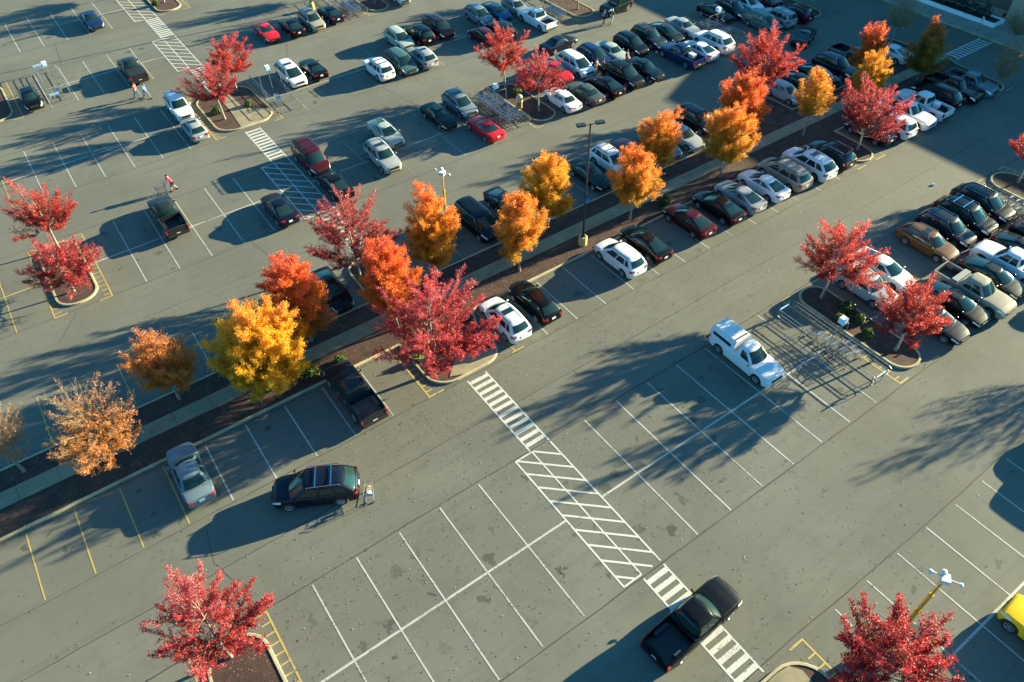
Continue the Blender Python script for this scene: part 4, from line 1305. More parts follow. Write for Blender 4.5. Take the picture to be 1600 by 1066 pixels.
tree('orange maple next to the black van', 24.5, 19.5, 7.9, 2.1, 4.7, ORANGE, 'oval', 370, 32, .17, .12, MG, 30)
tree('yellow orange maple left of the tall lamp pole', 29.4, 22.5, 7.5, 2.2, 4.8, [YEL[0], ORANGE[1], YEL[2], ORANGE[2], ORANGE[3]], 'oval', 380, 32, .17, .12, MG, 31)
tree('orange maple with greenish lower leaves right of the tall lamp pole', 35.9, 19.4, 6.9, 2.1, 4.4, ORANGE, 'oval', 370, 32, .17, .12, MG, 32)
tree('orange maple standing over the maroon car and the white off-road car', 41.4, 22.4, 7.1, 1.9, 4.5, ORANGE, 'oval', 350, 32, .16, .12, MG, 33)
tree('broad orange maple on the footway edge by the white sedans', 46.5, 19.3, 7.6, 2.35, 4.8, [ORANGE[0], ORANGE[1], ORANGE[2], ORANGE[3], ORRED[3]], 'oval', 400, 30, .17, .12, MG, 34)
tree('red orange maple right behind the broad orange one', 51.3, 22.3, 7.7, 2.35, 4.9, ORRED, 'oval', 380, 30, .17, .12, MG, 35)
tree('tall red maple at the edge of the store shadow', 58.9, 26.0, 8.0, 3.0, 4.9, SCAR, 'vase', 480, 26, .15, .12, IG, 36, bare_top=.1, squash=.62)
tree('slim golden orange tree with twiggy middle on the footway', 58.0, 19.36, 7.4, 1.65, 4.8, ORANGE, 'oval', 240, 24, .15, .12, MG, 37, bare_top=.1)
tree('narrow gold tree touched by the sun above shaded cars', 66.6, 19.5, 6.4, 1.7, 3.9, [YEL[0], YEL[1], ORANGE[1], ORANGE[2], ORANGE[2]], 'oval', 290, 30, .15, .12, MG, 38)
tree('orange red tree with shaded foot left of the white car by the store', 70.9, 22.4, 6.7, 1.8, 4.1, ORRED, 'oval', 290, 30, .15, .12, MG, 39)
tree('dusty red tree on the small island, half in the store shadow', 60.0, 14.8, 7.0, 3.2, 4.2, RED, 'vase', 430, 22, .14, .12, IG, 40, lean=(.4, .2), squash=.9)
tree('green and rust tree in the store shadow with one sunlit tip', 76.3, 19.5, 6.6, 1.9, 3.9, OLIVE, 'oval', 300, 28, .16, .12, MG, 41)
tree('thin fading tree at the store end of the median', 82.0, 26.6, 5.8, 2.0, 3.9, FADE, 'oval', 220, 3.2, .16, .11, IG, 42)
tree('thin olive tree beside the grey pickup', 81.4, 13.6, 5.6, 1.8, 3.3, FADE, 'oval', 210, 3.5, .16, .11, IG, 43)
tree('thin brownish tree on the store pavement', 90.5, 17.6, 5.0, 2.0, 3.5, FADE, 'oval', 180, 2.6, .16, .11, 'trees by the store front', 44)
tree('bright red maple spreading over the white sedan', 40.8, 3.55, 6.9, 2.9, 4.3, SCAR, 'vase', 330, 19, .15, .12, IG, 45, lean=(.5, 0), squash=.62)
tree('scarlet maple at the near end of the cart corral island', 40.6, -2.95, 6.5, 2.85, 3.9, SCAR, 'vase', 360, 22, .15, .12, IG, 46, squash=.62)
tree('feathery red maple on the island at the bottom edge of the lot', -5.04, 3.9, 7.0, 2.65, 4.0, RED, 'vase', 420, 24, .12, .11, IG, 47, squash=.62)
tree('dark crimson maple beside the yellow lamp tower trailer', 19.6, -16.3, 6.7, 2.9, 4.4, [(.18, .014, .018), (.31, .018, .024), (.44, .028, .034), (.52, .06, .06)], 'vase', 520, 22, .14, .12, IG, 48, squash=.62)
tree('red maple on the far end of the left yellow framed island', -4.38, 44.4, 6.1, 3.1, 3.8, SCAR, 'vase', 260, 18, .13, .12, IG, 49, bare_top=.12, squash=.62)
tree('red maple on the near end of the left yellow framed island', -4.72, 37.95, 5.2, 3.0, 2.9, RED, 'vase', 270, 19, .13, .12, IG, 50, squash=.62)
tree('rose red maple at the back of the island with the concrete passage', 17.3, 61.2, 6.3, 2.7, 3.9, SCAR, 'vase', 290, 19, .14, .12, IG, 51, squash=.62)
tree('pinkish red maple beside the silver off-road car', 14.1, 56.3, 6.4, 2.85, 4.0, RED, 'vase', 300, 19, .14, .12, IG, 52, squash=.62)
tree('light red maple above the corral full of carts', 40.5, 44.4, 6.9, 2.65, 4.2, SCAR, 'vase', 290, 19, .14, .12, IG, 53, squash=.62)
tree('sparse red maple in front of the bright red car', 40.5, 38.4, 6.2, 2.85, 4.0, RED, 'vase', 260, 17, .14, .12, IG, 54, bare_top=.1, squash=.62)
tree('red maple cut by the right edge beside the black large suv', 66.8, 3.0, 6.0, 2.2, 3.8, SCAR, 'vase', 260, 22, .15, .12, IG, 55, squash=.62)
tree('reddish tree cut by the left edge beside the small black car', -5.0, 72.0, 5.4, 2.3, 3.3, RED, 'vase', 250, 18, .14, .12, IG, 56, squash=.62)
tree('tree on the top island near the walkway, only its trunk in view', 18.5, 89.7, 5.6, 2.6, 3.7, RED, 'vase', 240, 18, .15, .12, IG, 57, squash=.62)
tree('tree on the top middle island, crown above the frame', 39.9, 72.5, 5.8, 2.6, 3.8, SCAR, 'vase', 240, 18, .15, .12, IG, 58, squash=.62)
tree('tree with pale trunk on the island behind the white pickup', 59.4, 55.6, 6.0, 2.5, 3.9, RED, 'vase', 240, 18, .15, .12, IG, 59, squash=.62)
tree('thin tree on the shaded island near the red suv', 81.9, 37.9, 5.5, 2.3, 3.7, FADE, 'oval', 180, 4, .15, .11, IG, 60)
tree('maple beyond the right edge throwing its shadow over the aisle', 56.2, -12.7, 6.8, 2.8, 4.2, SCAR, 'vase', 300, 7, .15, .12, IG, 61, squash=.62)
tree('maple above the top edge on the walkway island', 18.6, 94.6, 6.2, 2.7, 4.0, RED, 'vase', 240, 20, .15, .12, IG, 62, squash=.62)
tree('maple above the top edge on the middle island', 39.9, 78.2, 6.2, 2.7, 4.0, SCAR, 'vase', 240, 20, .15, .12, IG, 63, squash=.62)
tree('maple above the top edge behind the pale trunk', 59.4, 61.2, 6.2, 2.7, 4.0, RED, 'vase', 240, 20, .15, .12, IG, 64, squash=.62)

for k, (x, y, r, lab) in enumerate(((41.3, 1.6, .62, 'round dark green shrub in the middle of the corral island'), (39.95, 1.25, .42, 'small yellow green shrub by the blue corral sign'), (41.1, .35, .42, 'small light green shrub on the pale stones of the corral island'), (40.3, -.9, .42, 'green shrub under the scarlet maple'),
     (6.6, 19.2, .62, 'yellow green shrub left of the dark pickup hood'), (8.6, 18.95, .52, 'low shrub right behind the dark pickup hood'), (5.8, 19.5, .45, 'dark green shrub at the foot of the golden maple'), (40.8, 42.5, .55, 'green shrub between the two red maples by the trash bin'), (17.2, 57.4, .45, 'yellow green shrub by the empty cart corral'),
     (14.0, 58.0, .55, 'green shrub under the pinkish red maple'), (13.25, 16.0, .40, 'small green shrub at the left edge under the crimson maple'), (17.4, 89.6, .5, 'yellow green shrub on the top walkway island'), (39.7, 19.3, .62, 'spreading green shrub in the mulch near the maroon sedan'))):
    shrub(lab, x, y, r, [(.045, .085, .012), (.10, .13, .015), (.07, .11, .015)][k % 3], 70 + k, .75 * r + .2)


# ---- vehicles: (kind, x, y, heading, colour, label, options) -------------
# U noses away from the camera, D noses towards it
G1 = 'cars along the lower side of the median'; G2 = 'cars along the upper side of the median'; G3 = 'cars in the second double row'
G4 = 'cars in the third double row'; G5 = 'cars in the far rows'; G6 = 'cars in the right block'; G7 = 'vehicles driving in the aisles'
CARS = [
 ('oldsedan', -3.0, 15.75, 'U', 'bluesilver', 'blue silver sedan alone on the lower left among yellow stall lines', (), G1),
 ('pickup', 8.05, 15.55, 'U', 'dkgrey', 'dark grey pickup with boards in its open bed, nose in the shrubs', ('boards',), G1),
 ('crossover', 20.1, 15.35, 'U', 'white', 'white crossover with sunroof beside the crimson maple', ('sunroof', 'rails'), G1),
 ('wagon', 22.95, 15.6, 'U', 'black', 'black wagon parked right of the white crossover by the crimson maple', (), G1),
 ('crossover', 31.4, 15.65, 'U', 'white', 'white crossover with black roof rails below the tall lamp pole', ('rails',), G1),
 ('sedan', 34.25, 15.8, 'U', 'black', 'glossy black sedan right of the white crossover under the lamp pole', (), G1),
 ('sedan', 39.2, 15.9, 'U', 'maroon', 'dark maroon sedan alone between two free stalls', (), G1),
 ('sedan', 42.5, 15.75, 'U', 'black', 'black sedan between the maroon and the silver sedans', (), G1),
 ('sedan', 45.1, 15.75, 'U', 'silver', 'silver sedan between the black and the white sedans', (), G1),
 ('sedan', 48.0, 15.7, 'U', 'white', 'white sedan between the silver sedan and the gold minivan', (), G1),
 ('minivan', 50.8, 15.75, 'U', 'gold', 'gold beige minivan in the row below the median', ('rails',), G1),
 ('bigsuv', 53.75, 15.45, 'U', 'white', 'large white suv with sunroof next to the gold minivan', ('sunroof',), G1),
 ('crossover', 56.55, 15.3, 'U', 'dkgrey', 'dark grey crossover beside the small tree island', ('rails', 'silver'), G1),
 ('sedan', 62.9, 15.7, 'U', 'dkblue', 'dark car hidden under the dusty red tree', (), G1),
 ('suv', 65.5, 15.2, 'U', 'white', 'boxy white suv with upright tailgate half in sun by the dusty red tree', (), G1),
 ('pickup', 68.4, 15.6, 'D', 'white', 'white pickup facing out between the boxy suv and the white truck', (), G1),
 ('pickup', 71.2, 15.7, 'U', 'white', 'white pickup with a white box in its black bed', (), G1),
 ('bigsuv', 74.0, 15.9, 'U', 'black', 'black suv between the white pickup and the black pickup', ('rails',), G1),
 ('pickup', 76.6, 15.7, 'D', 'black', 'huge black pickup facing out in the store shadow', (), G1),
 ('smallpickup', 79.2, 15.3, 'D', 'bluesilver', 'silver grey pickup facing out at the end of the row', (), G1),
 # upper side of the median
 ('sedan', 11.3, 25.7, 'D', 'black', 'black sedan half hidden behind the reddish orange maple', (), G2),
 ('van', 24.9, 26.1, 'D', 'black', 'long black van like suv beside the light orange maple', ('trim',), G2),
 ('sedan', 28.2, 26.6, 'D', 'dkblue', 'dark blue car peeking out behind the orange maples', (), G2),
 ('oldsedan', 36.9, 26.0, 'D', 'dkgreen', 'dark green sedan behind the tall lamp pole', (), G2),
 ('crossover', 39.75, 26.4, 'D', 'white', 'white off-road car with roof bars beside the dark green sedan', ('bars',), G2),
 ('coupe', 42.4, 26.7, 'U', 'maroon', 'maroon coupe nosing away from the median', (), G2),
 ('sedan', 45.2, 25.8, 'D', 'bluesilver', 'pale blue sedan mostly covered by an orange maple', (), G2),
 ('oldsedan', 48.1, 25.7, 'D', 'silver', 'silver sedan between two orange maples', (), G2),
 ('suv', 51.1, 26.9, 'D', 'dkbrown', 'dark brown suv with bright window trim behind the broad orange maple', ('trim',), G2),
 ('hatch', 62.4, 25.5, 'D', 'silver', 'silver hatchback alone beside the mulch bed in the shadow', (), G2),
 ('sedan', 65.2, 25.8, 'D', 'dkblue', 'dark sedan behind the slim golden orange tree', (), G2),
 ('sedan', 68.0, 25.7, 'D', 'black', 'black sedan right of the slim golden orange tree', (), G2),
 ('bigsuv', 70.9, 25.9, 'D', 'dkblue', 'dark suv with chrome trim in the store shadow', ('rails', 'silver', 'trim'), G2),
 ('pickup', 74.2, 25.9, 'D', 'dkblue', 'dark blue pickup behind the orange red tree', (), G2),
 ('sedan', 78.6, 24.6, 'U', 'white', 'white car backed up at the mulch strip near the store', (), G2),
 # second double row
 ('pickup', 4.2, 42.6, 'U', 'dkgrey', 'dark grey pickup alone in the middle of empty stalls', (), G3),
 ('sedan', 12.3, 37.9, 'U', 'purple', 'dark purple sedan beside the hatched walkway', (), G3),
 ('van', 17.8, 43.3, 'D', 'maroon', 'maroon van with roof rack right of the hatched walkway', ('bars',), G3),
 ('sedan', 17.75, 38.4, 'U', 'black', 'black sedan nose to nose with the maroon van', (), G3),
 ('suv', 23.3, 39.6, 'D', 'silver', 'silver suv with roof rails and sunroof in front of a silver sedan', ('rails', 'sunroof'), G3),
 ('sedan', 25.6, 43.2, 'D', 'palegreen', 'pale silver green sedan behind the silver suv', (), G3),
 ('oldsedan', 31.45, 42.9, 'D', 'dkgreen', 'very dark green sedan with sunroof beside the silver estate', ('sunroof',), G3),
 ('crossover', 34.3, 43.5, 'D', 'bluesilver', 'silver crossover with roof rails next to the corral full of carts', ('rails', 'sunroof'), G3),
 ('coupe', 33.85, 38.3, 'U', 'red', 'bright red coupe next to the corral full of carts', (), G3),
 ('oldsedan', 43.3, 38.2, 'U', 'white', 'white sedan at the island with the trash bin', (), G3),
 ('oldsedan', 46.05, 37.9, 'U', 'greygreen', 'grey green sedan between the white and the black sedans', (), G3),
 ('sedan', 48.7, 37.8, 'U', 'black', 'black sedan right of the grey green one', (), G3),
 ('bigsuv', 51.6, 38.2, 'D', 'black', 'black suv with bright headlights facing out near the middle', ('rails',), G3),
 ('oldsedan', 54.5, 38.0, 'D', 'dkgreen', 'dark green sedan with bronze roof and a man behind it', (), G3),
 ('pickup', 59.8, 38.0, 'U', 'navy', 'navy blue pickup with a pale box in its bed', (), G3),
 ('sedan', 62.3, 37.7, 'U', 'white', 'white sedan between the navy pickup and the white suv', (), G3),
 ('bigsuv', 65.1, 38.2, 'U', 'white', 'white suv with black roof rails beside the right corral', ('rails',), G3),
 ('hatch', 43.6, 43.3, 'D', 'bluesilver', 'silver blue car hidden behind the sparse red maple', (), G3),
 ('sedan', 46.5, 43.4, 'D', 'red', 'bright red car behind the sparse red maple', (), G3),
 ('minivan', 49.1, 43.2, 'D', 'white', 'white minivan style crossover with roof rails left of the blue suv', ('rails',), G3),
 ('crossover', 51.9, 43.4, 'D', 'navy', 'royal blue crossover between white and pale silver cars', (), G3),
 ('oldsedan', 54.3, 43.2, 'D', 'palegreen', 'pale silver sedan right of the royal blue crossover', (), G3),
 ('crossover', 57.15, 43.2, 'D', 'black', 'black crossover facing the camera right of the pale silver sedan', (), G3),
 ('suv', 59.9, 43.3, 'D', 'dkgrey', 'dark grey boxy suv with roof rack', ('bars',), G3),
 ('sedan', 62.5, 43.1, 'D', 'dkgrey', 'charcoal sedan between the boxy suv and the silver sedan', (), G3),
 ('oldsedan', 65.2, 43.1, 'D', 'silver', 'light silver sedan at the left rail of the right corral', (), G3),
 ('sedan', 71.0, 43.6, 'D', 'black', 'black car behind the blue white corral lamp in the shade', (), G3),
 ('crossover', 73.3, 43.0, 'D', 'dkblue', 'dark blue suv in the shade right of the right corral', ('rails',), G3),
 ('crossover', 75.8, 42.9, 'D', 'white', 'white suv in the shade, partly behind a dark blue one', (), G3),
 ('minivan', 73.4, 38.2, 'D', 'sage', 'grey green minivan in the shade above the tall red maple', (), G3),
 ('suv', 75.9, 38.2, 'U', 'silver', 'silver suv with sunroof in the shade', ('rails', 'sunroof'), G3),
 ('crossover', 78.5, 37.8, 'U', 'maroon', 'dark red suv at the end island in the shade', (), G3),
 ('sedan', 78.4, 42.6, 'U', 'maroon', 'dark red car cut by the top edge near the end island', (), G3),
 # third double row
 ('suv', 11.0, 60.4, 'D', 'white', 'white boxy suv beside the pinkish red maple', ('rails',), G4),
 ('hatch', 10.85, 55.4, 'U', 'silver', 'silver hatchback with sunroof behind the white boxy suv', ('sunroof',), G4),
 ('minivan', 23.15, 60.1, 'D', 'white', 'white minivan with sunroof by the nearly empty corral', ('sunroof',), G4),
 ('coupe', 25.7, 60.0, 'U', 'black', 'black coupe with dark roof right of the white minivan', (), G4),
 ('suv', 31.4, 55.5, 'U', 'white', 'white suv with luggage rails, tail to the aisle', ('bars', 'rails'), G4),
 ('minivan', 34.1, 55.3, 'D', 'sage', 'green wagon between the white suv and the silver crossover', (), G4),
 ('crossover', 36.6, 55.0, 'U', 'silver', 'silver crossover with sunroof right of the green wagon', ('sunroof',), G4),
 ('crossover', 36.8, 60.4, 'D', 'palegreen', 'pale silver crossover facing the green wagon', (), G4),
 ('crossover', 39.4, 60.2, 'U', 'black', 'black suv between the pale silver crossover and the dark maroon van', ('rails',), G4),
 ('minivan', 42.1, 60.4, 'D', 'dkmaroon', 'very dark maroon minivan with bright headlights', (), G4),
 ('hatch', 45.1, 55.6, 'U', 'maroon', 'maroon hatchback above the light red maple', (), G4),
 ('wagon', 47.75, 55.6, 'U', 'dkgreen', 'dark green wagon with roof rails behind the light red maple', ('rails', 'silver'), G4),
 ('crossover', 47.75, 60.2, 'D', 'bluesilver', 'silver white suv facing the dark green wagon', (), G4),
 ('sedan', 50.2, 60.0, 'D', 'midblue', 'teal blue sedan right of the silver white suv', (), G4),
 ('hatch', 52.9, 59.8, 'D', 'silver', 'silver car cut by the top edge behind the white pickup', (), G4),
 ('pickup', 52.8, 55.2, 'U', 'white', 'white pickup with chrome bumper beside the top corral', ('chrome',), G4),
 # far rows
 ('pickup', 9.55, 71.8, 'U', 'dkgrey', 'dark pickup with black bed cover near two walking men', ('cover',), G5),
 ('hatch', -1.0, 71.7, 'D', 'black', 'small black car beside the tall blue corral sign', (), G5),
 ('coupe', 25.3, 71.9, 'D', 'red', 'red car in the far row left of a black sedan', (), G5),
 ('sedan', 28.25, 71.5, 'U', 'black', 'black sedan between the red car and the gold one', (), G5),
 ('crossover', 30.9, 71.5, 'D', 'gold', 'silver gold crossover with sunroof near the far lamp pole', ('sunroof',), G5),
 ('sedan', 33.6, 72.1, 'U', 'dkblue', 'dark blue sedan right of the far lamp pole', (), G5),
 ('hatch', 42.9, 71.6, 'D', 'bluesilver', 'silver blue car cut by the top edge beyond the middle island', (), G5),
 ('coupe', 9.35, 88.3, 'D', 'navy', 'small blue car alone in the far left stalls', (), G5),
 # right block
 ('camper', 31.45, 2.55, 'D', 'white', 'white pickup with camper shell parked beside the cart corral', (), G6),
 ('wagon', 52.3, 2.45, 'D', 'brown', 'copper brown wagon with sunroof, sun glinting on its windshield', ('rails', 'sunroof', 'trim'), G6),
 ('crossover', 55.0, 2.6, 'D', 'dkblue', 'dark blue crossover between the copper wagon and a black suv', ('rails', 'trim', 'silver'), G6),
 ('bigsuv', 57.6, 2.6, 'D', 'black', 'black suv with cross bars second from the right corral', ('bars', 'silver', 'trim'), G6),
 ('bigsuv', 60.4, 2.75, 'D', 'black', 'black suv with chrome window line next to the right corral', ('rails', 'silver', 'trim'), G6),
 ('sedan', 46.7, 2.5, 'D', 'white', 'white sedan under the bright red maple', (), G6),
 ('suv', 43.9, 2.1, 'D', 'silver', 'pale old suv hidden under the bright red maple', ('rails',), G6),
 ('pickup', 49.9, -2.9, 'D', 'tan', 'tan pickup with steel tool box behind the cab', ('toolbox', 'chrome'), G6),
 ('sedan', 47.6, -2.9, 'D', 'dkbrown', 'dark brown sedan left of the tan pickup, half under scarlet leaves', (), G6),
 ('sedan', 44.9, -3.0, 'D', 'dkblue', 'dark car under the scarlet maple', (), G6),
 ('sedan', 52.5, -2.9, 'D', 'dkgreen', 'dark green sedan right of the tan pickup', (), G6),
 ('pickup', 55.0, -2.9, 'U', 'white', 'white pickup cut by the right edge', (), G6),
 ('sedan', 57.3, -2.6, 'D', 'black', 'black car behind the white pickup at the right edge', (), G6),
 ('sedan', 59.9, -2.7, 'D', 'dkblue', 'dark car cut by the right edge below the right corral', (), G6),
 ('suv', 41.6, -15.1, 'U', 'black', 'parked suv beyond the right edge casting a shadow', (), G6),
 # driving
 ('bigsuv', 2.75, 10.15, rad(152.5), 'dkblue', 'dark blue suv with silver roof bars driving up the aisle', ('bars', 'rails', 'silver'), G7),
 ('pickup', 15.15, -8.75, rad(3), 'black', 'black pickup driving across the zebra crossing', (), G7),
 ('oldsedan', 50.9, 48.5, rad(6), 'dkblue', 'dark blue sedan driving along the aisle near the top', (), G7),
 ('jeep', 62.8, 52.3, rad(184), 'dkgreen', 'dark green soft top off-road car turning at the top', (), G7),
 ('sedan', 74.2, 32.8, rad(22), 'black', 'black sedan driving towards the store in the shade', (), G7),
 ('suv', 56.6, -7.7, rad(180), 'dkgrey', 'suv beyond the right edge driving in the aisle', (), G7),
 ('jeep', 29.05, -19.75, 'U', 'yellow', 'yellow off-road car at the bottom right corner', (), G7),
]
for c in CARS:
    if c[3] in ('U', 'D') or True:
        car(c[0], c[1], c[2], c[3], c[4], c[5], 'pickup truck' if 'pickup' in c[0] or c[0] == 'camper' else ('suv' if 'suv' in c[0] or c[0] in ('crossover', 'jeep') else ('van' if c[0] in ('minivan', 'van') else 'car')), c[7], c[6])

# loose things in truck beds and on the ground
for x, y, s, lab, m in ((71.5, 14.4, (.6, .5, .45), 'white box in the bed of the white pickup', 'signw'), (60.15, 36.6, (.55, .75, .4), 'pale box in the bed of the navy pickup', 'cwhite')):
    g = MB(); g.box((0, 0, s[2] / 2), s); g.box((0, 0, s[2] + .015), (s[0] + .03, s[1] + .03, .03))
    tag(g.obj('storage_box', M[m], loc=(x, y, .80)), lab, 'box')
g = MB(); g.add([(-.2, -.1, .0), (.15, -.18, .06), (.22, .12, .02), (-.05, .2, .10), (-.18, .08, .05), (.02, 0, .14)], [(0, 1, 5), (1, 2, 5), (2, 3, 5), (3, 4, 5), (4, 0, 5)])
tag(g.obj('paper_litter', M['paper'], loc=(60.7, 7.2, .01)), 'crumpled white paper lying in the aisle near the black suvs', 'litter')

# ---- cart corrals, carts --------------------------------------------------
corral(36.5, 38.15, -4.2, 4.1, 'cart corral beside the white camper pickup with banners at both ends', -.2, -.3)
corral(36.0, 38.3, 36.8, 44.6, 'cart corral full of carts between the red coupe and the trash bin', 41.1, 41.0, False)
corral(19.3, 21.5, 53.6, 62.3, 'nearly empty cart corral beside the white minivan', 58.7, 58.6, False)
corral(.75, 2.75, 70.3, 78.6, 'empty cart corral with blue banners beside the small black car', 74.0, 74.1)
corral(35.4, 37.7, 69.9, 78.6, 'cart corral by the top middle island with blue carts', 74.2, 74.2, False)
corral(54.7, 57.0, 53.6, 62.0, 'cart corral beside the white pickup with chrome bumper', 58.0, 58.0, False)
corral(66.8, 69.1, 37.0, 44.8, 'cart corral in the shade with a blue white lamp sign', 40.6, 40.7, False)
corral(61.3, 63.6, -4.2, 4.4, 'cart corral cut by the right edge beside the black suv', -.2, -.2)


def nest(xs, y0, n, dy, rz, label, group):
    for x in xs:
        for k in range(n): cart(x + random.uniform(-.05, .05), y0 + k * dy + random.uniform(-.06, .06), rz + random.uniform(-.09, .09), label, group)


U_, D_ = math.pi / 2, -math.pi / 2
nest((36.95,), -1.2, 5, .60, U_, 'cart in the nested line along the left rail of the near corral', 'carts on the left of the near corral')
nest((37.65,), -1.5, 3, .55, U_, 'cart in the nested line along the right rail of the near corral', 'carts on the right of the near corral')
nest((36.6,), 38.3, 17, .36, U_, 'cart in the long left line of the full corral', 'carts on the left of the full corral')
nest((37.6,), 38.2, 15, .38, U_, 'cart in the long right line of the full corral', 'carts on the right of the full corral')
nest((19.9,), 55.9, 2, .42, U_, 'cart at the open end of the nearly empty corral', 'carts in the nearly empty corral')
nest((1.75,), 71.9, 2, .42, U_, 'cart under the tall blue corral sign at the far left', 'carts in the empty far corral')
nest((36.1, 36.95), 71.2, 8, .42, U_, 'cart in the corral by the top middle island', 'carts in the top corral')
nest((55.4, 56.2), 54.6, 7, .42, U_, 'cart in the corral beside the white pickup with chrome bumper', 'carts beside the chrome bumper pickup')
nest((67.5, 68.4), 39.2, 8, .40, U_, 'cart in the shaded corral with the lamp sign', 'carts in the shaded corral')
nest((61.9, 62.9), -.8, 6, .60, U_, 'cart in the corral at the right edge', 'carts in the right edge corral')
cart(5.22, 8.12, rad(62), 'cart loaded with goods standing behind the driving blue suv', 'loose carts')
cart(5.0, 47.15, rad(172), 'cart pushed by the person in red', 'loose carts')
for dx, dy, m in ((.12, .08, 'parcel'), (-.12, -.06, 'signw'), (.25, -.03, 'beige')):
    g = MB(); g.box((0, 0, .10), (.22, .18, .2)); tag(g.obj('shopping_bag', M[m], loc=(5.22 + dx * .47 - dy * .88, 8.12 + dx * .88 + dy * .47, .56)), {'parcel': 'brown carton in the cart behind the driving suv', 'signw': 'white bag in the cart behind the driving suv', 'beige': 'beige bag in the cart behind the driving suv'}[m], 'bag')

# ---- people ---------------------------------------------------------------
person(8.35, 66.35, rad(-55), 'person in coral red shirt and jeans walking left of a companion', (.62, .10, .08), (.10, .16, .26), 'walk', h=1.76)
person(9.12, 65.55, rad(-50), 'person in light blue shirt and jeans walking beside the one in coral', (.22, .42, .72), (.13, .20, .30), 'walk', hat=(.03, .03, .04), h=1.80)
person(6.0, 47.02, rad(172), 'person in red shirt and dark shorts pushing a cart', (.62, .03, .07), (.06, .01, .02), 'push', skinlegs=True)
person(59.2, 50.35, rad(15), 'person in blue top and black trousers walking below the green off-road car', (.06, .10, .30), (.012, .012, .015), 'walk')
person(60.1, 49.95, rad(20), 'person in black top and pale jeans walking with the one in blue', (.012, .012, .015), (.30, .40, .46), 'walk', hat=(.6, .6, .6))
person(50.4, 41.25, rad(-80), 'person in brown jacket standing between the white van and blue crossover', (.20, .10, .05), (.35, .28, .20), 'stand')
person(50.95, 40.75, rad(160), 'person in dark blue clothes standing between parked cars', (.02, .05, .09), (.02, .03, .05), 'stand')
person(54.3, 40.7, rad(-90), 'person in dark jacket behind the bronze roofed green sedan', (.05, .04, .035), (.03, .03, .04), 'stand', h=1.78)


# ---- lamp poles, lamp towers, bin, bollard -------------------------------
def lamp_pole(x, y, h, label, rz):
    root = empty('lamp_pole', (x, y, 0), rz, label, 'street lamp', 'tall lamp poles')
    g = MB(); g.lathe([(.36, 0), (.36, .86), (.33, .90), (0, .90)], 16); g.obj('base', M['ybase'], root, 40)
    g = MB(); g.box((0, 0, .92), (.34, .34, .05)); g.tube((0, 0, .9), (0, 0, h), .085, .06, 10); g.obj('pole', M['pole'], root, 40)
    for s in (-1, 1):
        g = MB(); g.tube((0, 0, h - .12), (s * .38, 0, h - .05), .03, n=6); a = g.obj('arm', M['pole'], root)
        g = MB(); g.box((s * .72, 0, h - .02), (.66, .40, .13)); g.box((s * .72, 0, h - .095), (.52, .30, .03)); hd = g.obj('lamp_head', M['pole'], root)
        l = MB(); l.box((s * .72, 0, h - .115), (.46, .26, .02)); l.obj('lens', M['signw'], hd)
    g = MB(); g.box((.12, -.13, 4.4), (.36, .03, .36)); g.obj('sign', M['blue'], root)
    return root


lamp_pole(30.55, 19.17, 11.0, 'tall black double headed lamp pole on a yellow base in the median', rad(-20))
lamp_pole(32.93, 76.05, 11.0, 'far lamp pole on a pale base between parked cars at the top', rad(-20))


def tower(x, y, h, rz, label, trailer=True):
    root = empty('camera_tower', (x, y, 0), rz, label, 'camera tower', 'mobile camera towers')
    g = MB()
    g.box((0, 0, .55), (1.9, 1.1, .12)); g.box((0, 0, .85), (1.2, .8, .5)); g.tube((-.95, 0, .5), (-1.9, 0, .5), .05, n=6); g.obj('trailer', M['ypole'], root)
    for s in (-1, 1):
        w = MB(); w.lathe([(0, -.09), (.30, -.09), (.32, 0), (.30, .09), (0, .09)], 14, 'Y'); w.obj('wheel', M['tyre'], root, 40, (0, s * .68, .32))
    for i, (sx, sy) in enumerate(((1, 1), (1, -1), (-1, 1), (-1, -1))):
        o = MB(); o.tube((sx * .8, sy * .5, .55), (sx * 1.25, sy * 1.15, .30), .035, n=6); o.tube((sx * 1.25, sy * 1.15, .32), (sx * 1.25, sy * 1.15, 0), .035, n=6); o.box((sx * 1.25, sy * 1.15, .015), (.22, .22, .03)); o.obj('outrigger', M['steel'], root)
    p = MB(); p.box((-.25, 0, 1.55), (2.1, 1.5, .06), ry=.35); p.tube((-.3, 0, .9), (-.3, 0, 1.5), .05, n=6); p.obj('solar_panel', M['solar'], root)
    m = MB()
    for z0, z1, r in ((.6, 2.6, .10), (2.6, 4.3, .08), (4.3, h - .25, .06)):
        m.tube((.75, 0, z0), (.75, 0, z1), r, n=8); m.lathe([(r + .03, z1 - .12), (r + .03, z1), (0, z1)], 10, 'Z', (.75, 0, 0))
    m.path([(.87, .05, 1.0), (.87, .05, h - .4)], .018, 5); m.obj('mast', M['ypole'], root, 40)
    c = MB(); c.box((.75, 0, h - .12), (.44, .40, .30)); c.lathe([(0, -.02), (.12, 0), (.15, .08), (.11, .17), (0, .20)], 12, 'Z', (.95, .12, h + .04)); c.obj('camera_housing', M['cwhite'], root, 40)
    f = MB(); f.box((.75, -.206, h - .10), (.26, .012, .14)); f.obj('camera_window', M['black'], root)
    for a in (1.35, 4.5):
        q = MB(); d = (math.cos(a), math.sin(a))
        q.tube((.75 + d[0] * .2, d[1] * .2, h - .02), (.75 + d[0] * .62, d[1] * .62, h + .02), .028, n=6)
        q.lathe([(0, -.15), (.07, -.13), (.105, -.05), (.105, .03), (.06, .07), (0, .08)], 10, 'Z', (.75 + d[0] * .66, d[1] * .66, h - .03)); q.obj('camera', M['cwhite'], root, 40)
    return root


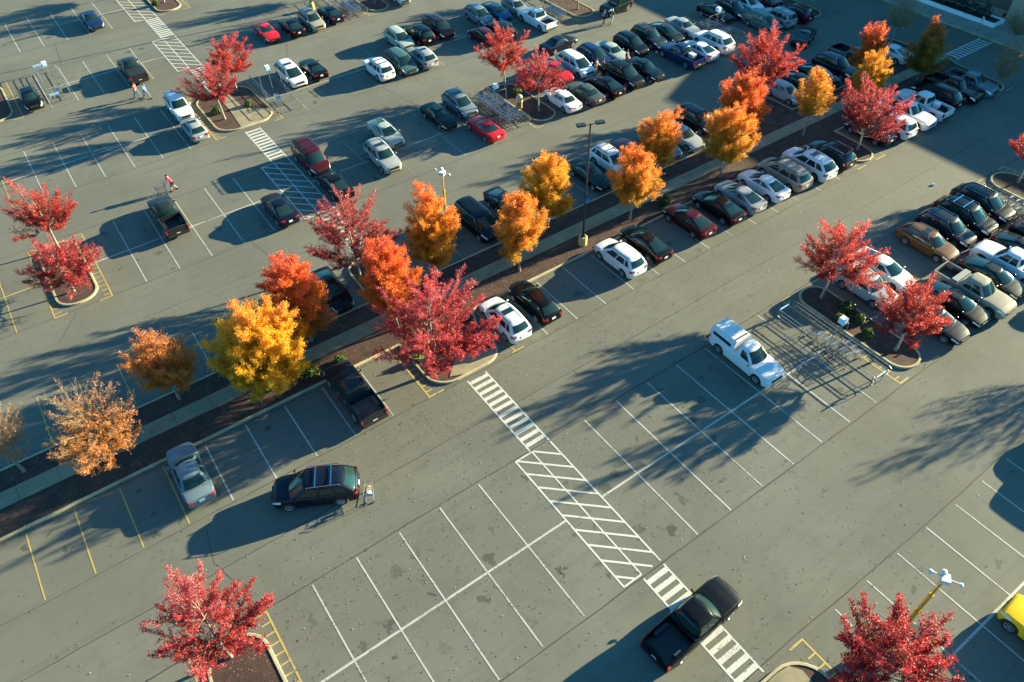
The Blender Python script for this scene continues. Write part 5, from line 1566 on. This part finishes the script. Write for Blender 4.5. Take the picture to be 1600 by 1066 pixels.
tower(23.05, -15.65, 6.0, rad(35), 'yellow mast camera tower on a trailer with solar panel at bottom right')
tower(21.9, 26.6, 6.0, rad(35), 'yellow mast camera tower rising behind the light orange maple')
g = MB(); g.lathe([(.10, 0), (.10, .95), (.07, 1.0), (0, 1.0)], 10); tag(g.obj('bollard', M['ypole'], loc=(24.0, -16.6, 0), smooth=40), 'thin yellow bollard beside the camera tower trailer', 'bollard')
root = empty('trash_bin', (39.35, 40.15, .11), 0, 'beige dome topped trash bin on the island by the full corral', 'trash bin')
g = MB(); g.lathe([(.30, 0), (.31, .75), (0, .75)], 16); g.obj('barrel', M['brownp'], root, 40)
g = MB(); g.lathe([(.34, .72), (.35, .95), (.34, 1.15), (.26, 1.32), (.12, 1.40), (0, 1.41)], 16); lid = g.obj('lid', M['beige'], root, 40)
g = MB(); g.box((.10, -.30, 1.10), (.28, .12, .18), rz=.3); g.obj('opening', M['black'], lid)
for x, y, rz, lab in ((83.0, 27.0, .2, 'small white sign on a post at the upper store end of the median'), (82.4, 26.2, 1.2, 'narrow white sign beside the median end in the shade'), (90.8, 21.7, .9, 'white crossing sign at the store kerb')):
    r_ = empty('road_sign', (x, y, 0), rz, lab, 'sign', 'signs by the store')
    g = MB(); g.tube((0, 0, 0), (0, 0, 2.3), .03, n=6); g.obj('post', M['steel'], r_)
    g = MB(); g.box((0, -.04, 2.05), (.46, .02, .56)); g.obj('panel', M['signw'], r_)

# ---- the store at the top right ------------------------------------------
b = MB(); b.box((94.9, 40, .07), (6.8, 150, .14)); tag(b.obj('pavement', make_concrete('store_walk', (.26, .23, .19))), kind='structure')
b = MB(); b.box((91.42, 40, .075), (.16, 150, .155)); tag(b.obj('kerb', M['kerb']), kind='structure')
st = empty('store_building', (100, 20, 0), 0, 'tan and brown store building at the top right corner', 'store building')
g = MB(); g.box((15, -40.05, 4.2), (32, 60.0, 8.4)); g.box((15, 35, 4.2), (30.0, 50.0, 8.4)); g.box((-1.05, -40.05, 8.25), (.3, 60.0, .5)); g.box((-.05, 35, 8.25), (.3, 50.0, .5)); g.obj('wall', M['brick'], st)
g = MB()
g.add([(-2.2, -10.0, 0), (-2.2, 2.3, 0), (-2.2, 2.3, 12), (-2.2, -10.0, 12), (20, -10.0, 0), (20, 2.3, 0), (20, 2.3, 12), (20, -10.0, 12)], [(0, 3, 2, 1), (4, 5, 6, 7), (3, 7, 6, 2), (0, 4, 7, 3), (1, 2, 6, 5)])
g.obj('entrance_block', M['stucco'], st)
g = MB()
g.add([(-.4, 2.3, 0), (-.4, 10, 0), (-.4, 10, 10), (-.4, 5.5, 11.9), (-.4, 2.3, 11.9), (20, 2.3, 0), (20, 10, 0), (20, 10, 10), (20, 5.5, 11.9), (20, 2.3, 11.9)], [(0, 4, 3, 2, 1), (5, 6, 7, 8, 9), (4, 9, 8, 3), (3, 8, 7, 2), (2, 7, 6, 1)])
g.obj('gable', M['brick'], st)
g = MB(); g.box((-1.2, 5.2, .22), (1.4, 4.6, .30)); g.obj('doorstep', M['stucco'], st)
pl = empty('planter', (95.5, 26.8, .14), 0, 'white framed planter box in front of the store', 'planter')
g = MB()
for x in (-1.0, 1.0): g.box((x, 0, .22), (.22, 10.2, .44))
for y in (-5.0, 5.0): g.box((0, y, .22), (1.78, .22, .43))
g.obj('frame', M['wtrim'], pl)
g = MB(); g.box((0, 0, .15), (1.75, 9.75, .3)); g.obj('soil', M['mulch'], pl)
for k, (y, r) in enumerate(((23.9, 1.0), (25.5, 1.2), (27.2, 1.2), (28.9, 1.25), (30.6, 1.1))):
    o = shrub(['round dark green bush at the near end of the white planter', 'dark green bush second from the near end of the white planter', 'dark green bush in the middle of the white planter', 'dark green bush second from the far end of the white planter', 'dark green bush at the far end of the white planter'][k], 95.6, y, r, (.012, .028, .012), 90 + k, 1.7)
    o.location.z = .42

# ---- light, air and camera ------------------------------------------------
EL = rad(14.0); toward = Vector((.989 * math.cos(EL), -.150 * math.cos(EL), math.sin(EL)))
w = bpy.data.worlds.new('World'); SC.world = w; w.use_nodes = True
nt = w.node_tree; bg = nt.nodes['Background']
sky = nt.nodes.new('ShaderNodeTexSky'); sky.sky_type = 'NISHITA'; sky.sun_disc = False
sky.sun_elevation = EL; sky.sun_rotation = math.atan2(toward.x, toward.y); sky.altitude = 200; sky.air_density = 1.0; sky.dust_density = .6; sky.ozone_density = 2.0
tint = mixrgb(nt, 1.0, sky.outputs[0], SKYTINT, blend='MULTIPLY')
nt.links.new(tint, bg.inputs[0]); bg.inputs[1].default_value = SKYSTR
sl = bpy.data.lights.new('sun', 'SUN'); sl.energy = SUN; sl.angle = rad(.5); sl.color = SUNCOL
so = bpy.data.objects.new('sun', sl); COL.objects.link(so); so.rotation_euler = (-toward).to_track_quat('-Z', 'Y').to_euler()

f, pitch, roll, yaw = 1168.747, .804004946, -.0225832799, .969073358
fw = Vector((math.cos(yaw) * math.cos(pitch), math.sin(yaw) * math.cos(pitch), -math.sin(pitch)))
r_ = Vector((math.sin(yaw), -math.cos(yaw), 0)); up = r_.cross(fw)
r2 = math.cos(roll) * r_ + math.sin(roll) * up; u2 = -math.sin(roll) * r_ + math.cos(roll) * up
cd = bpy.data.cameras.new('camera'); cd.sensor_width = 36; cd.lens = 36 * f / 1600; cd.clip_start = .5; cd.clip_end = 1500
co = bpy.data.objects.new('camera', cd); COL.objects.link(co); SC.camera = co
mw = Matrix((r2, u2, -fw)).transposed().to_4x4(); mw.translation = Vector((-1.48565514, -17.0051265, 38.6501388)); co.matrix_world = mw

SC.view_settings.view_transform = 'Standard'; SC.view_settings.look = 'None'; SC.view_settings.gamma = 1; SC.view_settings.exposure = EXPOSURE
SC.render.engine = 'CYCLES'; SC.cycles.max_bounces = 6; SC.cycles.use_denoising = True
